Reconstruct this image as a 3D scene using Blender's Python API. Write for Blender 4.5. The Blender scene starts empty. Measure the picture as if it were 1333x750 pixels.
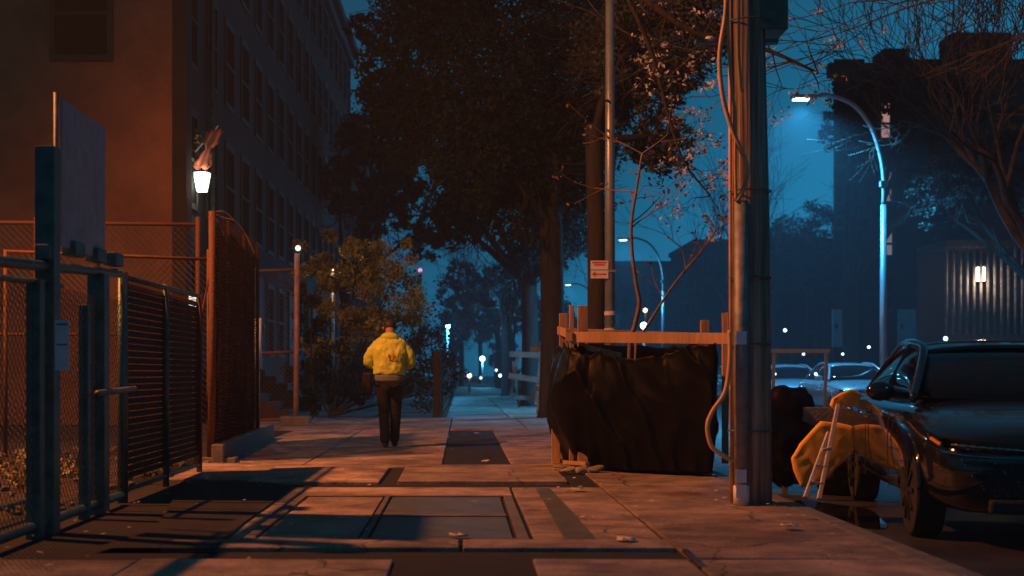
import bpy, bmesh, math, random
from mathutils import Vector, Matrix, noise
R = math.radians
random.seed(7)
C = bpy.context.scene.collection
S = bpy.context.scene
F, H0, VX, VY = 1800.0, 1.02, 600.0, 485.0     # lens in photo pixels, eye height, vanishing point

def at(px, py, d):
    return Vector(((px-VX)*d/F, d, H0-(py-VY)*d/F))
def gr(px, py, z=0.0):
    d = (H0-z)*F/(py-VY)
    return Vector(((px-VX)*d/F, d, z))

# ------------------------------------------------------------------ materials
MATS = {}
def mat(name, col, rough=.7, metal=0., var=.25, scale=6., bump=.0, bscale=40., col2=None, coat=0., attr=False, trans=0., stretch=(1,1,1), spec=.5, sheen=0.):
    if name in MATS: return MATS[name]
    m = bpy.data.materials.new(name); m.use_nodes = True
    nt = m.node_tree; N = nt.nodes; L = nt.links
    b = N['Principled BSDF']
    b.inputs['Roughness'].default_value = rough
    b.inputs['Metallic'].default_value = metal
    b.inputs['Specular IOR Level'].default_value = spec
    if coat: b.inputs['Coat Weight'].default_value = coat; b.inputs['Coat Roughness'].default_value = .05
    if trans: b.inputs['Transmission Weight'].default_value = trans
    tc = N.new('ShaderNodeTexCoord'); mp = N.new('ShaderNodeMapping'); mp.inputs['Scale'].default_value = stretch
    L.new(tc.outputs['Object'], mp.inputs[0])
    n1 = N.new('ShaderNodeTexNoise'); n1.inputs['Scale'].default_value = scale; n1.inputs['Detail'].default_value = 6; n1.inputs['Roughness'].default_value = .65
    L.new(mp.outputs[0], n1.inputs['Vector'])
    cr = N.new('ShaderNodeValToRGB')
    c = Vector(col); c2 = Vector(col2) if col2 else c*(1-var)
    cr.color_ramp.elements[0].position = .35; cr.color_ramp.elements[1].position = .65
    cr.color_ramp.elements[0].color = (*c2, 1); cr.color_ramp.elements[1].color = (*(c if col2 else c*(1+var)), 1)
    L.new(n1.outputs['Fac'], cr.inputs[0])
    out = cr.outputs[0]
    if attr:
        n3 = N.new('ShaderNodeTexNoise'); n3.inputs['Scale'].default_value = 70; n3.inputs['Detail'].default_value = 3; L.new(mp.outputs[0], n3.inputs['Vector'])
        n4 = N.new('ShaderNodeTexNoise'); n4.inputs['Scale'].default_value = .55; n4.inputs['Detail'].default_value = 8; n4.inputs['Roughness'].default_value = .75; L.new(mp.outputs[0], n4.inputs['Vector'])
        r3 = N.new('ShaderNodeMapRange'); r3.inputs['From Min'].default_value = .3; r3.inputs['From Max'].default_value = .7; r3.inputs['To Min'].default_value = .72; r3.inputs['To Max'].default_value = 1.2; L.new(n3.outputs['Fac'], r3.inputs[0])
        r4 = N.new('ShaderNodeMapRange'); r4.inputs['From Min'].default_value = .38; r4.inputs['From Max'].default_value = .6; r4.inputs['To Min'].default_value = .5; r4.inputs['To Max'].default_value = 1.1; L.new(n4.outputs['Fac'], r4.inputs[0])
        mm = N.new('ShaderNodeMath'); mm.operation = 'MULTIPLY'; L.new(r3.outputs[0], mm.inputs[0]); L.new(r4.outputs[0], mm.inputs[1])
        nw = N.new('ShaderNodeTexNoise'); nw.inputs['Scale'].default_value = 3; nw.inputs['Detail'].default_value = 6; L.new(mp.outputs[0], nw.inputs['Vector'])
        va = N.new('ShaderNodeVectorMath'); va.operation = 'MULTIPLY_ADD'; va.inputs[1].default_value = (.35,.35,0); L.new(nw.outputs['Color'], va.inputs[0]); L.new(mp.outputs[0], va.inputs[2])
        vo_ = N.new('ShaderNodeTexVoronoi'); vo_.feature = 'DISTANCE_TO_EDGE'; vo_.inputs['Scale'].default_value = .55; L.new(va.outputs[0], vo_.inputs['Vector'])
        rk = N.new('ShaderNodeMapRange'); rk.inputs['From Min'].default_value = .001; rk.inputs['From Max'].default_value = .006; rk.inputs['To Min'].default_value = .22; L.new(vo_.outputs['Distance'], rk.inputs[0])
        vg = N.new('ShaderNodeTexVoronoi'); vg.inputs['Scale'].default_value = 3.2; L.new(mp.outputs[0], vg.inputs['Vector'])
        rg = N.new('ShaderNodeMapRange'); rg.inputs['From Min'].default_value = .05; rg.inputs['From Max'].default_value = .075; rg.inputs['To Min'].default_value = .45; L.new(vg.outputs['Distance'], rg.inputs[0])
        mk = N.new('ShaderNodeMath'); mk.operation = 'MULTIPLY'; L.new(rk.outputs[0], mk.inputs[0]); L.new(rg.outputs[0], mk.inputs[1])
        ml = N.new('ShaderNodeMath'); ml.operation = 'MULTIPLY'; L.new(mm.outputs[0], ml.inputs[0]); L.new(mk.outputs[0], ml.inputs[1]); mm = ml
        m0 = N.new('ShaderNodeMix'); m0.data_type = 'RGBA'; m0.blend_type = 'MULTIPLY'; m0.inputs[0].default_value = 1
        L.new(out, m0.inputs[6]); L.new(mm.outputs[0], m0.inputs[7]); out = m0.outputs[2]
        a = N.new('ShaderNodeAttribute'); a.attribute_name = 'tone'
        mx = N.new('ShaderNodeMix'); mx.data_type = 'RGBA'; mx.blend_type = 'MULTIPLY'; mx.inputs[0].default_value = 1
        L.new(out, mx.inputs[6]); L.new(a.outputs['Color'], mx.inputs[7]); out = mx.outputs[2]
    L.new(out, b.inputs['Base Color'])
    if bump:
        n2 = N.new('ShaderNodeTexNoise'); n2.inputs['Scale'].default_value = bscale; n2.inputs['Detail'].default_value = 5
        L.new(mp.outputs[0], n2.inputs['Vector'])
        bp = N.new('ShaderNodeBump'); bp.inputs['Strength'].default_value = bump; bp.inputs['Distance'].default_value = .02
        L.new(n2.outputs['Fac'], bp.inputs['Height']); L.new(bp.outputs[0], b.inputs['Normal'])
        mr = N.new('ShaderNodeMapRange'); mr.inputs['To Min'].default_value = max(.02, rough-.15); mr.inputs['To Max'].default_value = min(1, rough+.15)
        L.new(n1.outputs['Fac'], mr.inputs[0]); L.new(mr.outputs[0], b.inputs['Roughness'])
    MATS[name] = m
    return m
def emis(name, col, st):
    if name in MATS: return MATS[name]
    m = bpy.data.materials.new(name); m.use_nodes = True
    b = m.node_tree.nodes['Principled BSDF']
    b.inputs['Base Color'].default_value = (*[min(1, c) for c in col], 1)
    b.inputs['Emission Color'].default_value = (*col, 1); b.inputs['Emission Strength'].default_value = st
    MATS[name] = m
    return m
def brick(name, c1, c2, mortar, sc=1., zaxis=True):
    m = mat(name, c1, .85)
    nt = m.node_tree; N = nt.nodes; L = nt.links; b = N['Principled BSDF']
    g = N.new('ShaderNodeNewGeometry'); sp = N.new('ShaderNodeSeparateXYZ'); L.new(g.outputs['Position'], sp.inputs[0])
    ad = N.new('ShaderNodeMath'); ad.operation = 'ADD'; L.new(sp.outputs[0], ad.inputs[0]); L.new(sp.outputs[1], ad.inputs[1])
    cb = N.new('ShaderNodeCombineXYZ'); L.new(ad.outputs[0], cb.inputs[0]); L.new(sp.outputs[2], cb.inputs[1])
    t = N.new('ShaderNodeTexBrick'); t.inputs['Scale'].default_value = sc
    t.inputs['Brick Width'].default_value = .22; t.inputs['Row Height'].default_value = .075; t.inputs['Mortar Size'].default_value = .008
    t.inputs['Color1'].default_value = (*c1, 1); t.inputs['Color2'].default_value = (*c2, 1); t.inputs['Mortar'].default_value = (*mortar, 1)
    L.new(cb.outputs[0], t.inputs['Vector'])
    n = N.new('ShaderNodeTexNoise'); n.inputs['Scale'].default_value = .7; n.inputs['Detail'].default_value = 5; L.new(g.outputs['Position'], n.inputs['Vector'])
    mr = N.new('ShaderNodeMapRange'); mr.inputs['To Min'].default_value = .6; mr.inputs['To Max'].default_value = 1.3; L.new(n.outputs['Fac'], mr.inputs[0])
    mx = N.new('ShaderNodeMix'); mx.data_type = 'RGBA'; mx.blend_type = 'MULTIPLY'; mx.inputs[0].default_value = 1
    L.new(t.outputs['Color'], mx.inputs[6]); L.new(mr.outputs[0], mx.inputs[7]); L.new(mx.outputs[2], b.inputs['Base Color'])
    bp = N.new('ShaderNodeBump'); bp.inputs['Strength'].default_value = .5; bp.inputs['Distance'].default_value = .01; bp.invert = True
    L.new(t.outputs['Fac'], bp.inputs['Height']); L.new(bp.outputs[0], b.inputs['Normal'])
    return m

M_conc = mat('concrete', (.39,.31,.255), .62, var=.28, scale=2.2, bump=.35, bscale=45, attr=True)
M_asph = mat('asphalt', (.020,.020,.022), .8, var=.4, scale=8, bump=.6, bscale=120)
M_road = mat('wet_asphalt', (.04,.04,.043), .42, var=.35, scale=1.3, bump=.5, bscale=90)
M_dirt = mat('dirt', (.06,.045,.033), .95, var=.5, scale=5, bump=.8, bscale=20)
M_kerb = mat('kerb_stone', (.13,.125,.12), .6, var=.3, scale=5, bump=.4)
M_galv = mat('galvanised_steel', (.26,.28,.29), .6, .35, var=.3, scale=9, bump=.15)
M_dsteel = mat('dark_green_steel', (.09,.16,.14), .45, .3, var=.35, scale=7, bump=.2)
M_wire = mat('wire', (.12,.11,.10), .5, .3, var=.2)
M_rust = mat('rusty_steel', (.20,.09,.05), .75, .2, var=.5, scale=12, bump=.5, col2=(.16,.07,.03))
M_slat = mat('privacy_slat', (.02,.018,.014), .6, var=.5, scale=3)
M_net = mat('debris_net', (.026,.009,.006), .85, var=.4, scale=4)
M_wood = mat('pine_board', (.46,.28,.15), .75, var=.3, scale=3, bump=.3, stretch=(1,1,.15))
M_owood = mat('old_board', (.26,.22,.17), .85, var=.4, scale=3, bump=.3)
M_pole = mat('creosote_wood', (.5,.43,.36), .95, spec=.1, scale=22, bump=1.0, bscale=40, stretch=(1,1,.03), col2=(.12,.09,.07))
M_poly = mat('black_plastic_sheet', (.004,.004,.004), .45, var=.3, scale=3, bump=.25, bscale=5, spec=.11)
M_cable = mat('cable_sheath', (.72,.40,.2), .5, var=.2)
M_bark = mat('bark', (.035,.03,.025), .95, var=.4, scale=10, bump=.9, bscale=30, stretch=(1,1,.2))
M_barkd = mat('dark_bark', (.09,.085,.075), .95, var=.4, scale=10)
M_twig = mat('young_bark', (.20,.13,.09), .85, var=.3, scale=10)
M_leafd = mat('dark_leaves', (.028,.055,.045), .8, var=.6, scale=2.6, col2=(.010,.018,.012), spec=.2)
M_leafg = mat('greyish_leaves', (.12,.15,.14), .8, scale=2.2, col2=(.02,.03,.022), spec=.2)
M_gdark = mat('unlit_window_glass', (.006,.007,.007), .9, spec=.02)
M_wired = mat('dark_wire', (.05,.03,.022), .7, .1)
M_leafp = mat('pale_dry_leaves', (.60,.56,.58), .6, var=.4, scale=1.5, col2=(.40,.38,.40), spec=.2)
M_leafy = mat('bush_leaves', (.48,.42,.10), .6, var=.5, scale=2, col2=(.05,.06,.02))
M_leafb = mat('brown_leaves', (.13,.09,.045), .7, var=.5, scale=2)
M_stucco = mat('ochre_stucco', (.30,.14,.07), .9, var=.3, scale=.8, bump=.3, bscale=30)
M_stone = mat('brownstone', (.04,.03,.025), .9, var=.3, scale=1.2, bump=.4)
M_trim = mat('painted_trim', (.035,.034,.03), .7, var=.2)
M_glass = mat('dark_window_glass', (.02,.024,.028), .08, var=.2)
M_black = mat('car_paint', (.008,.009,.011), .12, .0, var=.15, coat=1.)
M_cglass = mat('car_glass', (.006,.006,.007), .04, var=.1)
M_rub = mat('rubber', (.02,.02,.02), .8, bump=.3)
M_chrome = mat('chrome', (.6,.6,.62), .15, 1., var=.1)
M_whitep = mat('white_paint', (.7,.7,.72), .5, var=.12)
M_orange = mat('orange_plastic', (.95,.52,.08), .65, var=.1, scale=4, bump=.15, bscale=8)
M_jacket = mat('yellow_jacket', (.66,.74,.09), .6, var=.15, scale=6, bump=.5, bscale=14)
M_hem = mat('grey_hem', (.16,.18,.19), .8)
M_trous = mat('black_trousers', (.018,.018,.02), .85, bump=.3, bscale=15)
M_skin = mat('skin', (.42,.22,.14), .55, var=.1)
M_hair = mat('hair', (.03,.02,.015), .6, bump=.5)
M_brick = brick('red_brick', (.06,.03,.02), (.04,.022,.016), (.05,.045,.04))
M_brickd = brick('dull_brick', (.032,.028,.024), (.024,.022,.02), (.03,.028,.026))

# ------------------------------------------------------------------ mesh helpers
def nb(): return bmesh.new()
def box(bm, a, b):
    a = Vector(a); b = Vector(b)
    lo = Vector((min(a[i],b[i]) for i in range(3))); hi = Vector((max(a[i],b[i]) for i in range(3)))
    vs = [bm.verts.new((x,y,z)) for x in (lo.x,hi.x) for y in (lo.y,hi.y) for z in (lo.z,hi.z)]
    for q in ((0,1,3,2),(4,6,7,5),(0,4,5,1),(2,3,7,6),(0,2,6,4),(1,5,7,3)): bm.faces.new([vs[i] for i in q])
    return vs
def beam(bm, p, q, w, h, up=(0,0,1)):
    p = Vector(p); q = Vector(q); d = (q-p).normalized(); up = Vector(up)
    if abs(d.dot(up)) > .98: up = Vector((0,1,0))
    s = d.cross(up).normalized(); u = s.cross(d)
    vs = []
    for e in (p,q):
        for a,b in ((-1,-1),(1,-1),(1,1),(-1,1)): vs.append(bm.verts.new(e+s*a*w/2+u*b*h/2))
    for f in ((3,2,1,0),(4,5,6,7),(0,1,5,4),(1,2,6,5),(2,3,7,6),(3,0,4,7)): bm.faces.new([vs[i] for i in f])
def tube(bm, pts, rad, n=8, cap=True):
    pts = [Vector(p) for p in pts]
    if not isinstance(rad, (list,tuple)): rad = [rad]*len(pts)
    rings = []; ref = None
    for i,p in enumerate(pts):
        d = (pts[min(i+1,len(pts)-1)]-pts[max(i-1,0)])
        d = d.normalized() if d.length > 1e-9 else Vector((0,0,1))
        if ref is None: ref = Vector((1,0,0)) if abs(d.x) < .8 else Vector((0,1,0))
        s = d.cross(ref).normalized(); ref = s.cross(d).normalized()
        rings.append([bm.verts.new(p+(ref*math.cos(2*math.pi*k/n)+s*math.sin(2*math.pi*k/n))*rad[i]) for k in range(n)])
    for a,b in zip(rings, rings[1:]):
        for k in range(n):
            bm.faces.new((a[k], a[(k+1)%n], b[(k+1)%n], b[k]))
    if cap and n > 2:
        bm.faces.new(rings[0]); bm.faces.new(list(reversed(rings[-1])))
def spline(pts, k=6):
    pts = [Vector(p) for p in pts]; out = []
    P = [pts[0]]+pts+[pts[-1]]
    for i in range(1, len(P)-2):
        for j in range(k):
            t = j/k; a,b,c,d = P[i-1],P[i],P[i+1],P[i+2]
            out.append(.5*((2*b)+(c-a)*t+(2*a-5*b+4*c-d)*t*t+(3*b-a-3*c+d)*t**3))
    out.append(pts[-1]); return out
def ball(bm, c, r, sub=2, sc=(1,1,1)):
    m = Matrix.Translation(c) @ Matrix.Diagonal((*[r*s for s in sc],1))
    bmesh.ops.create_icosphere(bm, subdivisions=sub, radius=1, matrix=m)
def quad(bm, *p): return bm.faces.new([bm.verts.new(q) for q in p])
def obj(name, bm, m, parent=None, smooth=False, bevel=0, sub=0):
    me = bpy.data.meshes.new(name); 
    bmesh.ops.recalc_face_normals(bm, faces=bm.faces[:])
    if smooth:
        for f in bm.faces: f.smooth = True
    base = Vector((0,0,0))
    if parent is not None: base = parent.matrix_basis.translation.copy() if parent.parent is None else parent.parent.matrix_basis.translation.copy()
    bm.to_mesh(me); bm.free()
    me.materials.append(m)
    o = bpy.data.objects.new(name, me); C.objects.link(o)
    if parent is not None:
        o.parent = parent
        if parent.type == 'EMPTY': me.transform(Matrix.Translation(-base))
        else: me.transform(Matrix.Translation(-Vector(parent['_b'])))  if '_b' in parent else None
    if bevel:
        b = o.modifiers.new('b','BEVEL'); b.width = bevel; b.segments = 2; b.limit_method = 'ANGLE'
    if sub:
        s = o.modifiers.new('s','SUBSURF'); s.levels = sub; s.render_levels = sub
    return o
def kid(name, bm, m, parent, **k):
    """part or sub-part: coordinates given in world space; the root's location is taken off"""
    root = parent
    while root.parent is not None: root = root.parent
    me_off = root.matrix_basis.translation.copy()
    o = obj(name, bm, m, None, **k)
    o.data.transform(Matrix.Translation(-me_off))
    o.parent = parent
    return o
def thing(name, label, cat, loc=(0,0,0), group=None):
    o = bpy.data.objects.new(name, None); C.objects.link(o); o.location = loc
    o['label'] = label; o['category'] = cat
    if group: o['group'] = group
    return o
def tag(o, label, cat, group=None):
    o['label'] = label; o['category'] = cat
    if group: o['group'] = group
    return o
def struct(name, bm, m, kind='structure', **k):
    o = obj(name, bm, m, **k); o['kind'] = kind; return o
def dup(root, loc, label, rz=0):
    def cp(o, par):
        c = o.copy(); C.objects.link(c); c.parent = par
        for ch in list(o.children): cp(ch, c)
        return c
    r = cp(root, None); r.location = loc; r.rotation_euler[2] = root.rotation_euler[2]+rz; r['label'] = label
    return r

def chain(bm, o, u, w, v, h, pitch=.075, r=.0022):
    """two families of diagonal wires clipped to a w x h panel"""
    o = Vector(o); u = Vector(u).normalized(); v = Vector(v).normalized()
    k = -h
    while k < w:
        a0, b0 = max(0,k), min(w, k+h)
        if b0 > a0:
            tube(bm, [o+u*a0+v*(a0-k), o+u*b0+v*(b0-k)], r, 3, False)
            tube(bm, [o+u*a0+v*(h-(a0-k)), o+u*b0+v*(h-(b0-k))], r, 3, False)
        k += pitch

def leaf(bm, p, s, nrm=None):
    a = Vector((random.gauss(0,1),random.gauss(0,1),random.gauss(0,1))).normalized()
    b = a.orthogonal().normalized(); b.rotate(Matrix.Rotation(random.random()*6.28,3,a)); c = a.cross(b)
    l = s*random.uniform(.6,1.3); w = l*.55
    bend = a*l*.15
    quad(bm, p-b*l, p-c*w+bend, p+b*l, p+c*w+bend)
def clump(bm, c, r, n, s, flat=.8):
    for _ in range(n):
        d = Vector((random.gauss(0,1),random.gauss(0,1),random.gauss(0,1))).normalized()*r*random.random()**.45
        d.z *= flat
        leaf(bm, Vector(c)+d, s)
def grow(bm, p, d, length, rad, depth, tips, spread=.6, kids=3, up=.15, n=6, rmin=.004, wob=.25):
    pts = [p.copy()]; rr = [rad]; q = p.copy(); dd = d.copy(); k = 5
    for i in range(k):
        dd = (dd+Vector((random.gauss(0,1),random.gauss(0,1),random.gauss(0,.6)))*wob*.35+Vector((0,0,up*.3))).normalized()
        q = q+dd*length/k; pts.append(q.copy()); rr.append(max(rmin, rad*(1-.5*(i+1)/k)))
    tube(bm, pts, rr, n if depth > 1 else 4, False)
    if depth == 0: tips.append((q.copy(), dd.copy())); return
    for i in range(kids):
        t = random.uniform(.45, 1) if i else 1
        idx = min(k, int(t*k)); b = pts[idx]
        ax = dd.orthogonal().normalized(); ax.rotate(Matrix.Rotation(random.random()*6.28,3,dd))
        nd = (dd+ax*spread*random.uniform(.6,1.3)).normalized()
        grow(bm, b, nd, length*random.uniform(.6,.85), rr[idx]*.75, depth-1, tips, spread, kids, up, n, rmin, wob)

M_paperw = mat('litter_paper', (.5,.48,.44), .8)
# ------------------------------------------------------------------ ground, road, pavement
def sheet(name, pts, z, m, kind='structure'):
    bm = nb(); bm.faces.new([bm.verts.new((x,y,z)) for x,y in pts]); return struct(name, bm, m, kind)
sheet('ground', [(-400,-60),(400,-60),(400,420),(-400,420)], -.16, M_dirt)
sheet('road', [(2.66,-20),(11.4,-20),(11.4,330),(2.66,330)], -.12, M_road)
bm = nb()
for k in range(60):
    y0 = -20+k*2.45; o_ = .06*max(0, 9.6-y0)*0
    box(bm, (2.5,y0+.008,-.16),(2.66,y0+2.44,-.002+random.uniform(-.004,.004)))
struct('kerb', bm, M_kerb, bevel=.02)
bm = nb(); box(bm,(11.4,-20,-.16),(11.56,300,0)); struct('kerb_far_side', bm, M_kerb, bevel=.02)
bm = nb(); box(bm,(11.56,-20,-.16),(15.6,300,-.002)); struct('pavement_far_side', bm, M_conc)
sheet('pavement_bed', [(-3.2,-15),(2.5,-15),(2.5,200),(-3.2,200)], -.018, M_asph)
sheet('lot_ground', [(-14,-15),(-2.72,-15),(-2.72,31),(-14,31)], -.02, M_dirt)
# slabs
bm = nb(); ly = bm.loops.layers.float_color.new('tone')
rows_d = [-4,-1.2,1.6,4.2,7.55,8.0,12.3,12.75,15.0,17.7,21.2,27,30.6]
def slab(x0,x1,y0,y1,t,lift=0.):
    g = .012
    tx, ty = random.uniform(-.004,.004), random.uniform(-.004,.004)
    nv = len(bm.faces)
    vs = box(bm,(x0+g,y0+g,-.06),(x1-g,y1-g,0))
    for v in vs:
        if v.co.z > -.01: v.co.z += lift+(tx if v.co.x > (x0+x1)/2 else -tx)+(ty if v.co.y > (y0+y1)/2 else -ty)
    bm.faces.ensure_lookup_table()
    for f in bm.faces[nv:]:
        for l in f.loops: l[ly] = (t, t*random.uniform(.97,1.0), t*random.uniform(.93,1.0), 1)
T = lambda: random.uniform(.72,1.12)
cols = [(-2.68,-1.75),(-1.75,-.16),(-.16,1.25),(1.25,2.5)]
# near part
for (y0,y1) in [(-4,-1.2),(-1.2,1.6),(1.6,4.4),(4.4,7.55)]:
    for ci,(x0,x1) in enumerate(cols):
        if y0 >= 4 :
            if ci == 2: 
                slab(.38,1.25,y0,y1,T()); continue
            if ci == 1: slab(x0,-.36,y0,y1,T()); continue
        slab(x0,x1,y0,y1,T())
# hatch bay
slab(-1.75,-.0,7.98,8.35,T(),.012); slab(0,1.25,7.98,8.35,T(),.012)
slab(-1.75,-1.36,8.35,12.28,T()*.95); slab(.44,1.25,8.35,10.4,T()); slab(.44,1.25,10.4,12.28,T())
slab(-1.36,.44,11.45,12.28,1.0)
for (y0,y1) in [(8.35,10.3),(10.3,12.28)]: pass
for (y0,y1) in [(7.6,9.6),(9.6,11.9),(11.9,14.6)]: slab(1.25,2.5,y0,y1,T()*.8)
# middle rows
for (y0,y1) in [(12.78,15.0)]:
    slab(-2.0,-.75,y0,y1,1.15,.012); slab(-.6,1.0,y0,y1,.75,.02)
for (y0,y1) in [(15.0,17.6),(17.6,21.0),(21.0,24.6)]:
    slab(-2.95,-1.75,y0,y1,1.08); slab(-1.75,-.2,y0,y1,1.1); slab(.55,2.5,y0,y1,T())
slab(-2.95,-2.0,13.2,15.0,1.0)
for (y0,y1) in [(24.7,27.6),(27.6,31.0)]:
    for (x0,x1) in [(-4.4,-2.2),(-2.2,-.2),(-.2,1.2),(1.2,2.5)]: slab(x0,x1,y0,y1,T(),.01)
y = 31.1
while y < 150:
    for (x0,x1) in [(-.35,1.1),(1.1,2.5)]: slab(x0,x1,y,y+2.6,random.uniform(.5,1.1))
    y += 2.62
struct('pavement_slabs', bm, M_conc, bevel=.008)
# dark patch over left strip
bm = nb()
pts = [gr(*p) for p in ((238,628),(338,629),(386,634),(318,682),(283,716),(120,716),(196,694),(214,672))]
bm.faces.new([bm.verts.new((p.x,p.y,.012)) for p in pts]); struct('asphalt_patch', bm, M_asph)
# oblique cast shadow, painted as a thin darker sheet on the slabs
M_shade = mat('shaded_concrete', (.12,.13,.13), .32, var=.25, scale=4)
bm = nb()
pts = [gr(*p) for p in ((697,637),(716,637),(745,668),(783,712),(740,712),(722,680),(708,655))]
bm.faces.new([bm.verts.new((p.x,p.y,.010)) for p in pts]); struct('shadow_streak', bm, M_shade)
# loose leaves and grit
bm = nb()
for _ in range(700):
    x = random.uniform(-2.6,2.5); y = random.uniform(5,30)
    if random.random() < .5: x = random.choice((-2.4,2.3))+random.gauss(0,.25)
    p = Vector((min(2.45,max(-2.6,x)),y,.02+random.random()*.012)); a = random.random()*6.28; s = random.uniform(.008,.03)
    u = Vector((math.cos(a),math.sin(a),.15))*s; v = Vector((-math.sin(a),math.cos(a),.1))*s*.6
    quad(bm,p-u,p-v,p+u,p+v)
struct('fallen_leaves', bm, M_leafp, 'stuff')
# puddle in gutter
bm = nb(); c = gr(1085,668,-.116)
bm.faces.new([bm.verts.new((c.x+.02+.32*math.cos(a)*(1+.2*math.sin(3*a)), c.y+1.0*math.sin(a)*(1+.15*math.cos(4*a)), -.113)) for a in [k*6.283/28 for k in range(28)]])
M_pud = mat('puddle_water', (.012,.014,.016), .03, var=.1)
struct('puddle', bm, M_pud)

# utility hatch
t = thing('pavement_hatch', 'steel two-leaf access hatch set flush in the pavement inside a concrete frame', 'hatch', (-.3,9.9,0))
bm = nb()
for a,b in (((-1.34,8.4),(.42,8.48)),((-1.34,11.36),(.42,11.44)),((-1.34,8.48),(-1.27,11.36)),((.35,8.48),(.42,11.36)),((-.62,8.48),(-.58,11.36))):
    box(bm,(*a,-.03),(*b,.006))
kid('frame', bm, M_kerb, t, bevel=.004)
M_plate = mat('hatch_plate', (.11,.14,.15), .5, .2, var=.3, scale=5, bump=.6, bscale=60)
for y0,y1 in ((8.52,9.75),(9.98,11.3)):
    bm = nb(); box(bm,(-.56,y0,-.03),(.32,y1,.002)); kid('cover_plate', bm, M_plate, t, bevel=.005)
bm = nb(); box(bm,(-.56,9.77,-.03),(.32,9.96,.008)); kid('centre_bar', bm, M_kerb, t)
bm = nb(); box(bm,(-1.25,8.5,-.03),(-.64,11.34,-.002)); infill = kid('concrete_infill', bm, M_conc, t)
me = infill.data; ca = me.color_attributes.new('tone','FLOAT_COLOR','CORNER')
for d in ca.data: d.color = (.85,.82,.8,1)

bm = nb(); a = gr(892,718); b = gr(913,738); beam(bm,(a.x,a.y,.006),(b.x,b.y,.006),.035,.02)
tag(obj('joint_cover', bm, M_pud if False else mat('polished_steel',(.5,.55,.6),.22,1.,var=.1), bevel=.003),'small shiny metal strip set in the pavement joint near the bottom right','metal strip')
random.seed(77)
for k,(px,py) in enumerate(((632,603),(622,566),(815,708),(597,702),(1028,690),(750,640))):
    p = gr(px,py); bm = nb(); n_ = 9
    gv = [[bm.verts.new((p.x+.032*(u_-1.5)+random.gauss(0,.008),p.y+.032*(v_-1.5)+random.gauss(0,.008),.018+random.random()*.022)) for u_ in range(4)] for v_ in range(4)]
    for u_ in range(3):
        for v_ in range(3): bm.faces.new((gv[v_][u_],gv[v_][u_+1],gv[v_+1][u_+1],gv[v_+1][u_]))
    o = obj('paper_scrap', bm, M_leafp if k%2 else M_paperw, smooth=True); o.modifiers.new('s','SOLIDIFY').thickness = .003
    tag(o,['scrap of pale litter on the dark asphalt panel, nearer one','scrap of dry litter on the dark asphalt panel, farther one','pale paper scrap right of the painted shadow streak','brown leaf scrap just below the steel hatch','small paper scrap on the kerb beyond the utility pole','leaf scrap at the top of the painted shadow streak'][k],'litter','litter on the pavement')
# ------------------------------------------------------------------ near gate and fence on the left
XF = -2.66
dX = lambda px: XF*F/(px-VX)
g = thing('chain_link_gate', 'tall teal chain link gate with thick posts at the near left of the pavement', 'gate', (XF,9,0))
bm = nb(); tube(bm,[(XF,3.6,1.55),(XF,dX(0),1.66),(XF,dX(155),1.79)],.035,10); tube(bm,[(XF,3.6,1.46),(XF,dX(80),1.6)],.02,8); kid('top_rail', bm, M_dsteel, g, smooth=True)
bm = nb(); tube(bm,[(XF,3.6,.06),(XF,dX(158),.06)],.032,10); kid('bottom_rail', bm, M_dsteel, g, smooth=True)
bm = nb(); tube(bm,[(XF-.5,6.6,.1),(XF-.45,dX(118),.1)],.022,8); kid('inner_rail', bm, M_dsteel, g, smooth=True)
def gpost(px, w, ztop, dd=0, round_=False, mm=None):
    d = dX(px); bm = nb()
    if round_: tube(bm,[(XF,d,0),(XF,d,ztop)],w/2,12)
    else: box(bm,(XF-w/2,d-w*.6+dd,-.02),(XF+w/2,d+w*.6+dd,ztop)); 
    return kid('post', bm, mm or M_dsteel, g, bevel=0 if round_ else .008, smooth=round_)
gpost(62,.125,2.47); gpost(46,.09,1.6); gpost(128,.13,1.74); gpost(110,.07,1.5); gpost(158,.06,1.8,round_=True)
gpost(138,.03,1.7,round_=True,mm=M_galv)
bm = nb(); a = at(112,512,dX(112)+.0); b = at(162,506,dX(162)); tube(bm,[a+Vector((.08,0,0)),b+Vector((.08,0,0))],.022,8); kid('drop_bolt', bm, M_galv, g, smooth=True)
bm = nb(); chain(bm,(XF,5.2,.08),(0,1,0),dX(158)-5.2,(0,0,1),1.5,.07,.0024); kid('wire_mesh', bm, M_wire, g)
for (px,py) in ((96,325),(125,333),(148,338),(62,330)):
    bm = nb(); d = dX(px); p = at(px,py,d); box(bm,p-Vector((.05,.12,.05)),p+Vector((.05,.12,.05))); kid('clamp', bm, M_dsteel, g, bevel=.01)
# sign panel
s = thing('notice_board', 'tall weathered blank grey metal board on a post above the left gate', 'sign', (XF+.02,dX(105),1.8))
M_board = mat('weathered_board', (.42,.40,.44), .6, var=.18, scale=7, bump=.2)
bm = nb(); box(bm,(XF,dX(79),1.86),(XF+.012,dX(135),2.84)); kid('panel', bm, M_board, s)
bm = nb(); tube(bm,[(XF-.03,dX(79),1.2),(XF-.03,dX(79),2.88)],.018,8); kid('mount', bm, M_galv, s, smooth=True); bm = nb(); tube(bm,[(XF-.03,dX(133),1.4),(XF-.03,dX(133),2.84)],.014,8); kid('mount', bm, M_galv, s, smooth=True)
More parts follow.
